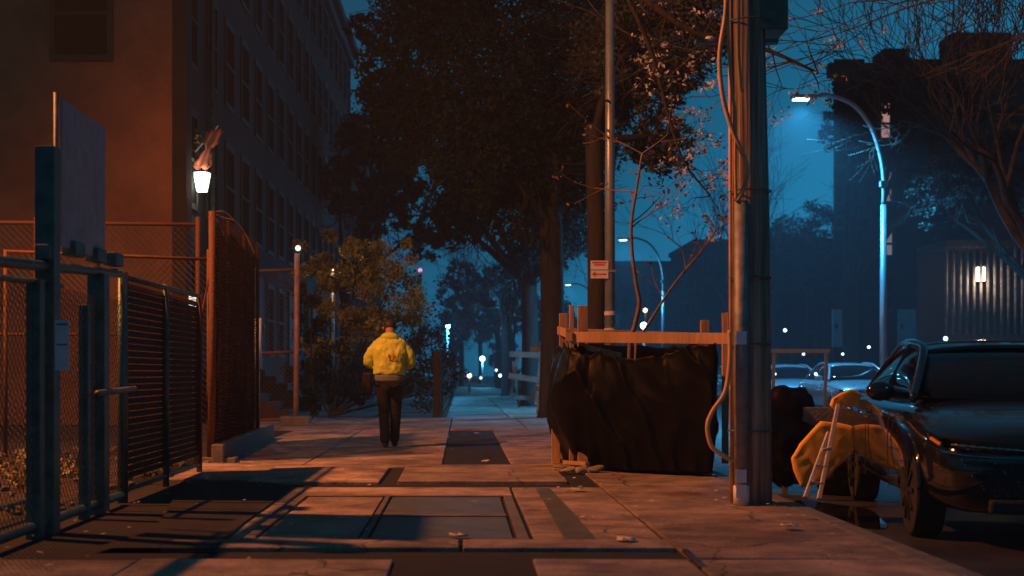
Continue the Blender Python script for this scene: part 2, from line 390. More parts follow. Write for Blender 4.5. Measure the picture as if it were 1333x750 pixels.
# small white notice
bm = nb(); d = 8.6; a = at(72,417,d); b = at(90,482,d); box(bm,(a.x,d-.004,b.z),(b.x,d+.004,a.z))
M_paper = mat('pale_blue_notice', (.72,.80,.9), .6, var=.12)
s = thing('small_notice', 'small pale blue upright notice tied to the gate mesh between the thick posts', 'notice', (a.x,d,b.z))
kid('sheet', bm, M_paper, s)
bm = nb(); box(bm,(a.x+.01,d-.008,(a.z+b.z)/2),(b.x-.01,d-.005,(a.z+b.z)/2+.008)); box(bm,(a.x+.01,d-.008,a.z-.03),(b.x-.01,d-.005,a.z-.02)); kid('strip', bm, M_dsteel, s)
# slatted fence
g = thing('slatted_fence', 'low dark fence with horizontal privacy slats beyond the gate on the left', 'fence', (XF,12,0))
d0, d1 = dX(163), dX(262)
bm = nb()
z = .16
while z < 1.74:
    box(bm,(XF-.06,d0,z),(XF-.045,d1,z+.045)); z += .055
kid('slat_panel', bm, M_slat, g)
bm = nb(); chain(bm,(XF-.02,d0,.05),(0,1,0),d1-d0,(0,0,1),1.72,.065,.0022); kid('wire_mesh', bm, M_rust, g)
bm = nb(); tube(bm,[(XF-.02,d0,1.78),(XF-.02,d1,1.80)],.022,8); kid('rail', bm, M_dsteel, g, smooth=True); bm = nb(); tube(bm,[(XF-.02,d0,.08),(XF-.02,d1,.08)],.018,8); kid('rail', bm, M_dsteel, g, smooth=True)
for dd in (d0+.05,(d0+d1)/2,d1): 
    bm = nb(); tube(bm,[(XF-.02,dd,-.02),(XF-.02,dd,1.82)],.03,8); kid('post', bm, M_dsteel if dd < d1 else M_rust, g, smooth=True)
# chain fence continuing above (taller, d ~ 17 to 16)
g = thing('back_chain_fence', 'tall chain link fence with bare top rail crossing the lot before the ochre wall', 'fence', (-5.5,20,0))
YB = 20.5
zt = at(0,287,YB).z
bm = nb(); tube(bm,[(-9.5,YB,zt),(-3.9,YB,zt-.06)],.028,8); kid('top_rail', bm, M_rust, g, smooth=True)
zz = at(0,435,YB).z
bm = nb(); tube(bm,[(-9.5,YB,zz),(-3.9,YB,zz)],.024,8); kid('middle_rail', bm, M_rust, g, smooth=True)
bm = nb(); chain(bm,(-9.5,YB,.05),(1,0,0),5.6,(0,0,1),zt-.1,.10,.0035); kid('wire_mesh', bm, M_wire, g)
for x in (-8.6,-6.3,-3.9):
    bm = nb(); tube(bm,[(x,YB,-.02),(x,YB,zt+.05)],.035,8); kid('post', bm, M_rust, g, smooth=True)
bm = nb(); zz = at(0,327,17).z
g2 = thing('low_chain_fence', 'shorter chain link fence panel behind the slatted fence, its top wires catching orange light', 'fence', (-4.5,17,0))
tube(bm,[(-5.6,17,zz),(-3.1,17,zz-.1)],.02,8); kid('rail', bm, M_rust, g2, smooth=True)
bm = nb(); chain(bm,(-5.6,17,.1),(1,0,0),2.5,(0,0,1),zz-.15,.08,.003); kid('wire_mesh', bm, M_wire, g2)
for x in (-5.6,-3.1):
    bm = nb(); tube(bm,[(x,17,-.02),(x,17,zz+.02)],.026,8); kid('post', bm, M_rust, g2, smooth=True)
# lamp glare on fence: small bulkhead lamp
g = thing('bulkhead_light', 'small white caged bulkhead lamp glowing behind the slatted fence', 'light', at(251,393,15.8))
M_w1 = emis('cool_lamp_glass', (.75,1,.9), 1.6)
p = at(251,393,15.8)
bm = nb(); box(bm,p+Vector((-.05,0,-.06)),p+Vector((.05,.05,.07))); kid('lens', bm, M_w1, g, bevel=.01)
bm = nb()
for k in range(4): z_ = p.z-.055+k*.035; beam(bm,(p.x-.06,p.y-.012,z_),(p.x+.06,p.y-.012,z_+.01),.008,.008)
kid('cage', bm, M_dsteel, g)
bm = nb(); tube(bm,[(p.x,p.y+.07,0),(p.x,p.y+.07,p.z+.1)],.02,8); kid('stake', bm, M_dsteel, g)
# rusty corner post with barbed strands
P0 = gr(274,602); P0 = Vector((P0.x,P0.y,0)); dq = P0.y
g = thing('rusty_fence_post', 'tall rusty fence post with loose curved wires hanging from its tip', 'post', P0)
top = at(276,275,dq)
bm = nb(); tube(bm,[P0,(top+P0)/2+Vector((.012,0,0)),top],.04,10); kid('shaft', bm, M_rust, g, smooth=True)
bm = nb(); box(bm,P0+Vector((-.1,-.1,-.02)),P0+Vector((.3,.1,.06))); kid('foot', bm, M_kerb, g, bevel=.01)
for L_ in (((276,277),(290,283),(306,288),(318,302),(326,320)),((277,276),(292,276),(308,290),(322,308),(331,330)),((276,279),(286,292),(291,306))):
    bm = nb(); tube(bm, spline([at(a,b,dq+.25*i) for i,(a,b) in enumerate(L_)]), .006, 5); kid('loose_wire', bm, M_cable, g, smooth=True)
bm = nb(); tube(bm,[top+Vector((0,0,-.6)),at(262,430,dq)+Vector((-.05,.1,0))],.012,6); kid('brace', bm, M_rust, g)
# netted fence
X2 = -3.0; e0 = P0+Vector((.02,.05,0)); e1 = Vector(((332-VX)*19.9/F,19.9,0))
g = thing('netted_fence', 'chain link fence covered with rust red debris netting next to the rusty post', 'fence', e0)
u = (e1-e0); Ln = u.length; u.normalize(); nrm = Vector((-u.y,u.x,0))
bm = nb(); nx, nz = 84, 56; gv = []
for i in range(nx+1):
    col_ = []
    for j in range(nz+1):
        p = e0+u*Ln*i/nx+Vector((0,0,.2+2.62*j/nz)); w = .07*noise.noise(Vector((i*.12,j*.05,3)))+.02*noise.noise(Vector((i*.5,j*.1,7)))
        p.z -= .10*abs(math.sin(i*.11+.5))*j/nz
        col_.append(bm.verts.new(p+nrm*(.03+w)))
    gv.append(col_)
for i in range(nx):
    for j in range(nz): bm.faces.new((gv[i][j],gv[i+1][j],gv[i+1][j+1],gv[i][j+1]))
o = kid('netting', bm, M_net, g); sm = o.modifiers.new('s','WIREFRAME'); sm.thickness = .022; sm.use_even_offset = False
bm = nb(); chain(bm,e0-nrm*.06+Vector((0,0,.15)),u,Ln,(0,0,1),2.7,.075,.0028); kid('wire_mesh', bm, M_wired, g)
for k in range(3):
    q = e0+u*Ln*(k+.6)/2.7; bm = nb(); tube(bm,[q-nrm*.05,q-nrm*.05+Vector((0,0,2.85))],.022,8); kid('post', bm, M_wired, g, smooth=True)
# low concrete kerb wall
a = gr(283,603); b = gr(352,571)
g = nb(); beam(g,(a.x,a.y,.09),(b.x-.02,b.y,.11),.14,.24); o = obj('low_kerb_wall', g, M_kerb, bevel=.015)
tag(o,'short low concrete kerb wall edging the pavement under the netted fence','low wall')
# chain gate facing camera between net fence and pink post
YG = 27.4
g = thing('side_gate', 'narrow chain link side gate with three rails left of the pinkish post', 'gate', (-3.7,YG,0))
xa = (334-VX)*YG/F; xb = (383-VX)*YG/F
for name_, py in (('top_rail',353),('middle_rail',460),('bottom_rail',547)):
    bm = nb(); z_ = at(0,py,YG).z; tube(bm,[(xa,YG,z_),(xb,YG,z_+.03)],.03,8); kid(name_, bm, M_rust, g, smooth=True)
bm = nb(); chain(bm,(xa,YG,.1),(1,0,0),xb-xa,(0,0,1),2.9,.09,.004); kid('wire_mesh', bm, M_wire, g)
bm = nb(); tube(bm,[(xa,YG,0),(xa,YG,3.1)],.035,8); kid('post', bm, M_galv, g, smooth=True)
b0 = gr(385,552)
g = thing('pink_post', 'straight pinkish steel post with a concrete foot and a small lamp on top', 'post', (b0.x,b0.y,0))
tp = at(387,330,b0.y)
M_pinkp = mat('pinkish_steel', (.42,.25,.24), .55, .2, var=.25, scale=6)
bm = nb(); tube(bm,[b0,tp],.055,12); kid('shaft', bm, M_pinkp, g, smooth=True)
bm = nb(); box(bm,b0+Vector((-.3,-.2,-.02)),b0+Vector((.3,.2,.16))); kid('foot', bm, M_kerb, g, bevel=.03)
bm = nb(); ball(bm,tp+Vector((.02,-.05,.1)),.055); kid('lamp', bm, emis('small_cool_lamp',(.7,1,.95),2.2), g, smooth=True)
# white pipe
q = at(336,480,21.5); bm = nb(); tube(bm,[(q.x,q.y,.02),(q.x,q.y,q.z)],.03,10)
g = thing('white_vent_pipe', 'white plastic pipe standing behind the netted fence beside the side gate', 'pipe', (q.x,q.y,0))
kid('lower_pipe', bm, M_galv, g, smooth=True)
bm = nb(); tube(bm,[(q.x,q.y,q.z),(q.x,q.y,at(0,414,q.y).z)],.055,12); kid('sleeve', bm, M_paper, g, smooth=True)
# rubble/weeds in the lot
bm = nb()
for _ in range(90):
    p = Vector((random.uniform(-7,-2.85),random.uniform(9,16),.0)); clump(bm,p+Vector((0,0,.1)),random.uniform(.08,.28),22,.03,.7)
struct('weeds', bm, M_leafy, 'stuff')
bm = nb()
for _ in range(260):
    p = Vector((random.uniform(-7,-2.8),random.uniform(8,19),0)); ball(bm,p,random.uniform(.02,.09),1,(1,1,.6))
struct('rubble', bm, M_kerb, 'stuff')

# ------------------------------------------------------------------ utility pole
PB = gr(978,655); px_, py_ = PB.x, PB.y
g = thing('utility_pole', 'thick wooden utility pole with conduits and looping cables at the kerb edge', 'utility pole', (px_,py_,0))
def pp(a,b,dy=0): return at(a,b,py_+dy)
bm = nb(); tube(bm,[(px_,py_,-.05),pp(977,400,0),pp(974,150,0),pp(970,-40,0),pp(966,-420,0)],[.155,.145,.135,.13,.115],20); kid('shaft', bm, M_pole, g, smooth=True)
bm = nb(); tube(bm,[pp(965,655,-.17),pp(965,262,-.16)],.055,14); kid('riser_guard', bm, M_galv, g, smooth=True)
bm = nb(); tube(bm,[pp(965,657,-.17),pp(965,632,-.17)],.062,14); kid('guard_collar', bm, M_whitep, g, smooth=True)
bm = nb(); tube(bm,[pp(952,655,-.05),pp(951,300,-.05),pp(950,-40,-.05)],.014,8); kid('conduit', bm, M_cable, g, smooth=True)
bm = nb(); tube(bm,[pp(1001,655,0),pp(998,300,0),pp(990,-40,0)],.025,8); kid('conduit', bm, M_galv, g, smooth=True)
for L_,r_ in (([(944,-60),(945,10),(937,70),(940,120),(950,160),(962,190),(972,215),(970,240),(960,262)],.018),
              ([(948,-60),(948,40),(952,110),(957,150),(957,210),(958,262)],.012),
              ([(963,-60),(962,60),(966,120)],.010),
              ([(950,430),(950,470),(944,510),(928,535),(921,555),(926,580),(940,592),(955,600)],.018)):
    bm = nb(); tube(bm, spline([pp(a,b,-.2) for a,b in L_]), r_, 8); kid('cable', bm, M_cable, g, smooth=True)
for py in (30,250,362,448,560):
    bm = nb(); c = pp(975,py,0); ring = [c+Vector((.165*math.cos(k*.2618),.165*math.sin(k*.2618)-.02,0)) for k in range(25)]; tube(bm,ring,.007,5); kid('strap', bm, M_dsteel, g)
bm = nb(); a = pp(984,-30,-.05); b = pp(1011,54,.3); box(bm,(a.x,py_-.1,b.z),(b.x,py_+.25,a.z+.3)); o = kid('equipment_box', bm, M_dsteel, g, bevel=.01)
bm = nb(); box(bm,(pp(905,0).x,py_-.04,pp(0,57).z),(pp(1012,0).x,py_+.05,pp(0,52).z)); kid('cross_bracket', bm, M_dsteel, g)
bm = nb(); tube(bm,[pp(924,55),pp(924,48)],[.05,.03],10); kid('insulator', bm, M_whitep, g, smooth=True)
for k,py in enumerate((440,620,640)):
    bm = nb(); c = pp(965,py,-.235); box(bm,c-Vector((.04,.003,.05)),c+Vector((.04,.003,.05))); kid('tag', bm, M_whitep if k else M_paper, g)

# ------------------------------------------------------------------ tree guard box with plastic sheet
A_ = Vector((1.22,14.5,0)); B_ = Vector((2.42,13.5,0)); C_ = Vector((2.47,16.0,0)); D_ = Vector((1.06,15.9,0))
g = thing('tree_guard_box', 'timber tree guard box wrapped in sagging black plastic sheet beside the utility pole', 'tree guard', (A_+C_)/2)
def post(px0,px1,pt,pb,d,m=M_wood,w=.06):
    a = at(px0,pt,d); b = at(px1,pb,d); bm = nb(); box(bm,(a.x,d-w/2,max(-.0,b.z)),(b.x,d+w/2,a.z)); return kid('post', bm, m, g, bevel=.004)
post(752,765,398,613,14.35); post(741,747,397,610,14.75); post(728,739,408,600,15.9)
post(718,729,540,604,15.4); post(912,923,417,620,13.95); post(940,948,407,612,15.5)
def rail(a,b,w=.03,h=.09,m=M_wood): 
    bm = nb(); beam(bm,a,b,w,h); kid('rail', bm, m, g, bevel=.004)
rail(at(741,439,14.28),at(950,441,13.45),.035,.11); rail(at(738,434,14.6),at(727,430,16.1),.03,.09); rail(at(727,432,16.1),at(948,440,16.1))
rail(at(760,452,14.5),at(808,463,15.6),.03,.06)
rail(at(735,602,14.7),at(765,604,14.1),.05,.04)
bm = nb(); box(bm,at(736,444,14.25)-Vector((.0,.04,.0)),at(745,432,14.25)+Vector((0,0,0))); kid('block', bm, M_wood, g)
# sheet
per = []
corners = [(D_+Vector((-.02,.1,0))),A_+Vector((-.12,-.14,0)),B_+Vector((.08,-.08,0)),C_+Vector((.05,.05,0)),D_+Vector((-.02,.1,0))]
N1 = [34,100,50,30]
for k in range(4):
    for i in range(N1[k]): per.append(corners[k].lerp(corners[k+1], i/N1[k]))
for _ in range(5): per = [(per[i-2]+per[i]*2+per[(i+2)%len(per)])/4 for i in range(len(per))]
cen = (A_+C_)/2; nz = 64; n = len(per)
def ridge(v): return 1-2*abs(noise.noise(v))
bm = nb(); gv = []
for i,p in enumerate(per):
    out_ = (p-cen); out_.z = 0; out_.normalize(); col_ = []
    fx = (i-34)/100
    sag = 1.30-.13*math.sin(math.pi*min(1,max(0,fx*1.15)))+.05*max(0,fx-.8)-.05*noise.noise(Vector((i*.13,1,2)))+.02*noise.noise(Vector((i*.5,7,2)))
    for j in range(nz+1):
        t_ = j/nz
        z_ = .03+.05*abs(noise.noise(Vector((i*.1,5,1))))+(sag-.04)*t_
        left = max(0,1-abs(i-30)/40)
        bul = (.05+.10*left)*math.sin(math.pi*min(1,t_*1.05))**.8
        # creases: long folds fanning down-left from the right post, plus short crumples
        a_ = i*.045-(1-t_)*1.6; w = .055*max(0,ridge(Vector((a_*.9+.5*noise.noise(Vector((i*.03,t_*3,40))),t_*1.1,.5))))**3*(1 if i > 34 else .7)
        pk = max(0,noise.noise(Vector((i*.04,t_*2,20)))*2); w += .020*ridge(Vector((i*.06+t_*1.6,t_*2.6,3)))+.010*pk*ridge(Vector((i*.22+t_*5,t_*5,8)))+.004*pk*ridge(Vector((i*.7,t_*24,11)))
        tuck = -.20*left*(1-t_)**3-.05*(1-t_)**3
        col_.append(bm.verts.new(Vector((p.x,p.y,z_))+out_*(bul+w-.03+tuck)))
    gv.append(col_)
for i in range(n):
    for j in range(nz): bm.faces.new((gv[i][j],gv[(i+1)%n][j],gv[(i+1)%n][j+1],gv[i][j+1]))
o = kid('plastic_sheet', bm, M_poly, g, smooth=True); sm = o.modifiers.new('s','SOLIDIFY'); sm.thickness = .008
bm = nb(); bm.faces.new([bm.verts.new((p.x,p.y,.03)) for p in (A_,B_,C_,D_)]); kid('soil', bm, M_dirt, g)
# sandbag / debris at foot
bm = nb()
for (a,b,r_) in ((757,606,.09),(742,612,.07),(728,610,.05),(772,608,.08)):
    c = at(a,b,14.1); c.z = .03; ball(bm,c,r_*.8,3,(1.3,1,.45))
for v in bm.verts: v.co += Vector((1,1,.4))*noise.noise(v.co*14)*.07
tag(obj('crumpled_bag', bm, M_owood, smooth=True),'crumpled brown rags at the left foot of the tree guard','rag')
# young tree in guard
g = thing('young_tree', 'thin young street tree growing from the plastic wrapped guard', 'tree', (1.85,14.8,0))
bm = nb(); d = 14.8
tube(bm, spline([Vector((at(817,0,d).x,d,.02)),at(820,455,d),at(826,425,d),at(832,395,d),at(828,370,d),at(823,330,d),at(822,290,d),at(828,250,d),at(836,200,d)]),[.022]*20+[.018]*15+[.014]*15, 7) if False else None
pts = spline([Vector((at(817,0,d).x,d,.02)),at(820,455,d),at(826,425,d),at(832,395,d),at(828,370,d),at(823,330,d),at(822,290,d),at(828,250,d),at(836,200,d)])
tube(bm, pts, [.03-.018*i/len(pts) for i in range(len(pts))], 7)
tips = []
for k in range(7):
    i = int(len(pts)*(.72+.37*random.random())); dr = Vector((random.gauss(0,1),random.gauss(0,1),random.uniform(.2,1.4))).normalized()
    grow(bm, pts[min(i,len(pts)-1)], dr, .55, .008, 1, tips, .8, 3, .1, 4, .003)
kid('trunk', bm, M_twig, g, smooth=True)
bm = nb()
for p,_ in tips: clump(bm,p,.12,6,.03)
kid('crown', bm, M_leafb, g)
bm = nb(); tips = []
pts2 = spline([at(828,448,15.3),at(850,412,15.3),at(872,378,15.3),at(892,352,15.3),at(915,325,15.3),at(932,300,15.3)])
g = thing('leaning_sapling', 'thin sapling leaning to the right out of the tree guard toward the utility pole', 'tree', (at(828,0,15.3).x,15.3,0))
tube(bm,[Vector((at(822,0,15.3).x,15.3,.02))]+pts2,[.022]+[.017-.01*i/len(pts2) for i in range(len(pts2))],6)
for k in range(9):
    i = int(len(pts2)*(.3+.69*random.random())); dr = (Vector((.7,0,.8))+Vector((random.gauss(0,.5),random.gauss(0,.5),random.gauss(0,.4)))).normalized()
    grow(bm, pts2[i], dr, .3, .006, 1, tips, .6, 2, .1, 4, .0025)
kid('trunk', bm, M_twig, g, smooth=True)
bm = nb()
for p,_ in tips: clump(bm,p,.07,3,.03)
kid('crown', bm, M_leafb, g)

# ------------------------------------------------------------------ street lamps
M_lampon = emis('led_panel', (.62,.92,1.0), 9)
M_lpaint = mat('lamp_post_paint', (.30,.36,.38), .4, .5, var=.15)
def street_lamp(x,y,label,lit=True,rz=0,arm=2.1,z=8.5):
    g = thing('street_lamp', label, 'street lamp', (x,y,0), 'curved arm street lamps')
    bm = nb(); tube(bm,[(x,y,0),(x,y,5.6)],[.11,.08],14); kid('pole', bm, M_lpaint, g, smooth=True)
    bm = nb(); tube(bm, spline([(x,y,5.6),(x,y,6.4),(x-.12,y,7.1),(x-.38,y,7.8),(x-.85,y,8.35),(x-1.5,y,z+.1),(x-arm+.3,y,z+.08)]),[.08]*7+[.055]*40 if False else .06, 10); kid('arm', bm, M_lpaint, g, smooth=True)
    bm = nb(); box(bm,(x-arm-.42,y-.14,z),(x-arm+.32,y+.14,z+.11)); hd = kid('lamp_head', bm, M_lpaint, g, bevel=.04)
    bm = nb(); box(bm,(x-arm-.36,y-.11,z-.035),(x-arm+.05,y+.11,z-.003)); kid('lens', bm, M_lampon if lit else M_glass, hd)
    bm = nb(); tube(bm,[(x,y,0),(x,y,.5)],[.16,.13],12); kid('base', bm, M_lpaint, g, smooth=True)
    bm = nb(); box(bm,(x-.09,y-.09,6.1),(x+.09,y+.09,6.25)); kid('clamp', bm, M_lpaint, g)
    return g
def light(kind, name, loc, energy, col, **k):
    l = bpy.data.lights.new(name, kind); l.energy = energy; l.color = col
    for a,b in k.items(): setattr(l, a, b)
    o = bpy.data.objects.new(name, l); C.objects.link(o); o.location = loc
    return o
BLUE = (.07,.50,1.0)
sl = street_lamp(11.55,37.8,'curved arm street lamp glowing blue-white across the road at right')
sl2 = dup(sl,(11.4,78,0),'distant lit street lamp seen just right of the parking sign pole')
sl3 = dup(sl,(11.4,118,0),'farthest lit street lamp down the hazy road')
sl4 = dup(sl,(11.55,1.0,0),'curved arm street lamp across the road, nearest of the row')
for (x,y,e) in ((9.3,37.8,9500),(9.2,78,3600),(9.2,118,3600),(9.4,1.0,420)):
    light('SPOT','street_lamp_light',(x,y,8.35),e,BLUE,shadow_soft_size=.2,spot_size=R(150),spot_blend=.6)
# near lamp pole with sign
x,y = at(794,0,21.6).x, 21.6
g = thing('lamp_post', 'straight tall lamp post with a small red and white parking sign, behind the tree guard', 'lamp post', (x,y,0))
bm = nb(); tube(bm,[(x,y,0),(x,y,8.6)],[.085,.065],16); kid('pole', bm, M_lpaint, g, smooth=True)
bm = nb(); tube(bm,spline([(x,y,8.5),(x+.5,y,9.0),(x+1.6,y,9.2)]),.04,8); kid('arm', bm, M_lpaint, g, smooth=True)
bm = nb(); box(bm,(x+1.5,y-.13,9.12),(x+2.2,y+.13,9.24)); kid('lamp_head', bm, M_lpaint, g, bevel=.03)
bm = nb(); tube(bm,[(x,y,0),(x,y,.5)],[.15,.12],12); kid('base', bm, M_lpaint, g, smooth=True)
for py in (408,419,430):
    z_ = at(0,py,y).z; bm = nb(); tube(bm,[(x,y,z_-.03),(x,y,z_+.03)],.09,14); kid('band', bm, M_whitep if py != 419 else M_dsteel, g)
g = thing('parking_sign', 'pair of small white parking regulation plates with red print on the lamp post', 'sign', (x-.2,y-.1,2.5))
M_red = mat('red_print', (.6,.03,.03), .5, var=.1)
z0 = at(0,363,y).z; zm = at(0,352,y).z; z1 = at(0,340,y).z; xa = at(768,0,y).x; xb = at(791,0,y).x
for za,zb in ((z0,zm-.008),(zm+.004,z1)):
    bm = nb(); box(bm,(xa,y-.1,za),(xb,y-.096,zb)); pl = kid('plate', bm, M_whitep, g)
    bm = nb()
    for q in ((.70,.86,.1,.9),(.45,.60,.2,.8)) if za > z0 else ((.42,.60,.22,.9),): box(bm,(xa+(xb-xa)*q[2],y-.104,za+(zb-za)*q[0]),(xa+(xb-xa)*q[3],y-.101,za+(zb-za)*q[1]))
    if za == z0:
        zc = za+(zb-za)*.51; vs = [bm.verts.new(v) for v in ((xa+.02,y-.1025,zc),(xa+.08,y-.1025,zc+.045),(xa+.08,y-.1025,zc-.045))]; bm.faces.new(vs)
    kid('print', bm, M_red, pl)
bm = nb(); box(bm,(xb-.03,y-.096,zm-.03),(xb+.12,y-.07,zm)); kid('bracket', bm, M_galv, g)
# far small lamps
def post_lamp(px,py,d,label,col=(.6,.95,1.),st=8,e=200,r=.09):
    p = at(px,py,d); g = thing('post_lamp', label, 'lamp', (p.x,p.y,0), 'small lamps on posts down the street')
    bm = nb(); tube(bm,[(p.x,p.y,0),(p.x,p.y,p.z-.1)],.05,8); kid('post', bm, M_lpaint, g, smooth=True)
    bm = nb(); ball(bm,p,r); kid('globe', bm, emis('globe_%d'%int(px), col, st), g, smooth=True)
    if e: light('POINT','post_lamp_light',p+Vector((0,-.25,.0)),e,BLUE if col[2] > .8 else (1,.5,.25),shadow_soft_size=.1)
post_lamp(583,425,58,'bright globe lamp on a post at the left edge of the far pavement',e=500)
post_lamp(628,467,95,'small white lamp low over the far pavement',e=300,r=.18)
post_lamp(683,370,80,'single high lamp beside the dark curb tree trunks',e=300,r=.15)
post_lamp(838,424,60,'white lamp seen just over the tree guard rail',e=150,r=.15)
post_lamp(840,404,62,'small amber lamp just over the tree guard rail',(1,.5,.25),6,0,.1)
post_lamp(582,500,60,'faint low lamp at the foot of the far left hedge',(.9,.8,.7),2,0,.1) if False else None
post_lamp(433,350,34,'small warm lamp behind the yellow bush',(1,.75,.5),5,25,.06)
post_lamp(547,352,48,'tiny reddish violet lamp in the dark right of the bush',(.9,.25,.5),2,0,.07)
post_lamp(611,497-8,70,'pale low lamp at the far end of the pavement',(1,.85,.7),4,0,.12)

# ------------------------------------------------------------------ buildings
def rowhouse(y0,y1,h,m,label,lit=(),floors=5,depth=11,X=-5.5,side=1):
    cy = (y0+y1)/2
    g = thing('row_house', label, 'building', (X,cy,0), 'row houses on the left')
    bm = nb(); box(bm,(X-depth*side,y0,0),(X,y1-.01,h)); kid('wall', bm, m, g)
    bm = nb(); box(bm,(X-.3*side,y0+.02,h),(X+.45*side,y1-.03,h+.35)); box(bm,(X-.3*side,y0+.02,h-.45),(X+.2*side,y1-.03,h-.003)); kid('cornice', bm, M_trim, g, bevel=.04)
    fh = (h-1.2)/floors
    for f in range(floors):
        for k in range(3):
            yc = y0+(y1-y0)*(k+.5)/3; zb = 1.1+f*fh+.5
            if f == 0 and k == 1: continue
            bm = nb(); w = .55; hh = fh*.62
            for a,b in (((yc-w-.1,zb-.12),(yc+w+.1,zb)),((yc-w-.1,zb+hh),(yc+w+.1,zb+hh+.16)),((yc-w-.1,zb+.002),(yc-w,zb+hh-.002)),((yc+w,zb+.002),(yc+w+.1,zb+hh-.002)),((yc-w,zb+hh/2-.03),(yc+w,zb+hh/2+.03))):
                box(bm,(X-.02*side,a[0],a[1]),(X+.035*side,b[0],b[1]))
            wn = kid('window', bm, M_trim, g)
            bm = nb(); box(bm,(X-.015*side,yc-w,zb),(X+.012*side,yc+w,zb+hh)); kid('pane', bm, M_gdark, wn)
    yc = cy; bm = nb(); box(bm,(X,yc-.6,1.1),(X+.06*side,yc+.6,3.6)); dr = kid('door', bm, M_trim, g)
    bm = nb(); box(bm,(X+.06*side,yc+.35,2.1),(X+.12*side,yc+.42,2.3)); kid('handle', bm, M_chrome, dr)
    bm = nb()
    for k in range(6): box(bm,(X+.3*k*side+.001,yc-.8+.004*k,0),(X+.3*(k+1)*side,yc+.8-.004*k,1.1-.18*k))
    kid('stoop', bm, M_stone, g)
    return g
hs = []
names = ['nearest row house with an ochre gable wall facing the lot','second dark row house beyond the ochre gable one','third dark row house with heavy cornice on the left','fourth row house on the left, half lost in dark','fifth row house on the left against the blue sky','sixth row house on the left ending the tall roofline']
yy = 27.
for i in range(6):
    hs.append(rowhouse(yy,yy+7,15.6+.2*i,[M_brickd,M_stone,M_brick][i%3],names[i])); yy += 7
far_n = ['lower pale row house beyond the tall ones','next lower row house far down the left','last visible row house at far left of the street end']
for i in range(3): rowhouse(yy,yy+9,13.5-.8*i,M_brickd,far_n[i],floors=4); yy += 9
# ochre stucco skin on the gable + window
g = hs[0]
yw = 27-.06
bm = nb(); box(bm,(-16.5,yw,0),(-5.5,26.998,15.6)); kid('stucco_gable', bm, M_stucco, g)
a = at(65,-40,yw); b = at(147,80,yw)
bm = nb()
for p,q in (((a.x,b.z),(b.x,b.z+.12)),((a.x,b.z+.12),(a.x+.1,a.z)),((b.x-.1,b.z+.12),(b.x,a.z)),((a.x,a.z),(b.x,a.z+.15)),((a.x+.1,(a.z+b.z)/2),(b.x-.1,(a.z+b.z)/2+.07))): box(bm,(p[0],yw-.06,p[1]),(q[0],yw-.003,q[1]))
w = kid('window', bm, M_trim, g)
bm = nb(); box(bm,(a.x+.1,yw-.025,b.z+.12),(b.x-.1,yw-.002,a.z)); kid('pane', bm, M_gdark, w)
# corner pier, dark stone
bm = nb(); box(bm,(-5.62,yw-.03,0),(-5.35,27.5,15)); kid('corner_pier', bm, M_stone, g)
bm = nb(); tube(bm,[(-5.42,30.2,.2),(-5.42,30.2,15)],.05,8); kid('downpipe', bm, M_dsteel, g)
# lantern + flag
dl = 28.6
p = at(263,237,dl)
g = thing('wall_lantern', 'bright white lantern on the corner of the nearest row house', 'lantern', p)
M_lan = emis('lantern_glass', (1,.97,.85), 7)
bm = nb()
v0 = [bm.verts.new(p+Vector((sx*.09,sy*.09,-.2))) for sx,sy in ((-1,-1),(1,-1),(1,1),(-1,1))]
v1 = [bm.verts.new(p+Vector((sx*.15,sy*.15,.18))) for sx,sy in ((-1,-1),(1,-1),(1,1),(-1,1))]
bm.faces.new(v0); bm.faces.new(v1)
for k in range(4): bm.faces.new((v0[k],v0[(k+1)%4],v1[(k+1)%4],v1[k]))
kid('glass', bm, M_lan, g)
bm = nb(); tube(bm,[p+Vector((0,0,.19)),p+Vector((0,0,.36))],[.19,.02],4); beam(bm,p+Vector((-.3,.1,.34)),p+Vector((0,0,.34)),.03,.03); kid('cap', bm, M_dsteel, g)
light('POINT','lantern_light',p+Vector((.0,-.3,-.1)),35,(1,.85,.65),shadow_soft_size=.15)
light('POINT','flag_fill_light',p+Vector((.0,-.55,.45)),3,(1,.85,.65),shadow_soft_size=.1)  # extra point light without a fitting, added to brighten the flag
g = thing('hanging_flag', 'furled orange and pink flag hanging right above the white wall lantern', 'flag', at(268,200,dl-.1))
M_flag = mat('flag_cloth', (.42,.13,.08), .8, var=.25, scale=3)
bm = nb(); gv = []
for i in range(13):
    row = []; t_ = i/12
    c = at(280-18*t_,168+52*t_,dl-.15)
    for k in range(10):
        a_ = k/9*2-1; row.append(bm.verts.new(c+Vector((a_*(.13+.05*math.sin(9*t_)+.03*math.sin(23*t_)),.07*math.sin(a_*6+t_*4),.02*math.cos(a_*5)))))
    gv.append(row)
for i in range(12):
    for k in range(9): bm.faces.new((gv[i][k],gv[i][k+1],gv[i+1][k+1],gv[i+1][k]))
o = kid('cloth', bm, M_flag, g, smooth=True); o.modifiers.new('s','SOLIDIFY').thickness = .01
bm = nb(); tube(bm,[at(248,205,dl),at(284,164,dl-.15)],.015,6); kid('flagstaff', bm, M_whitep, g)
bm = nb()
for (a,b,r_) in ((250,190,.25),(247,175,.22),(262,178,.2),(240,205,.25)): clump(bm,at(a,b,dl-.05),r_,60,.05)
tag(obj('climbing_plant', bm, M_leafb),'dark climbing plant on the house corner around the white lantern','plant')

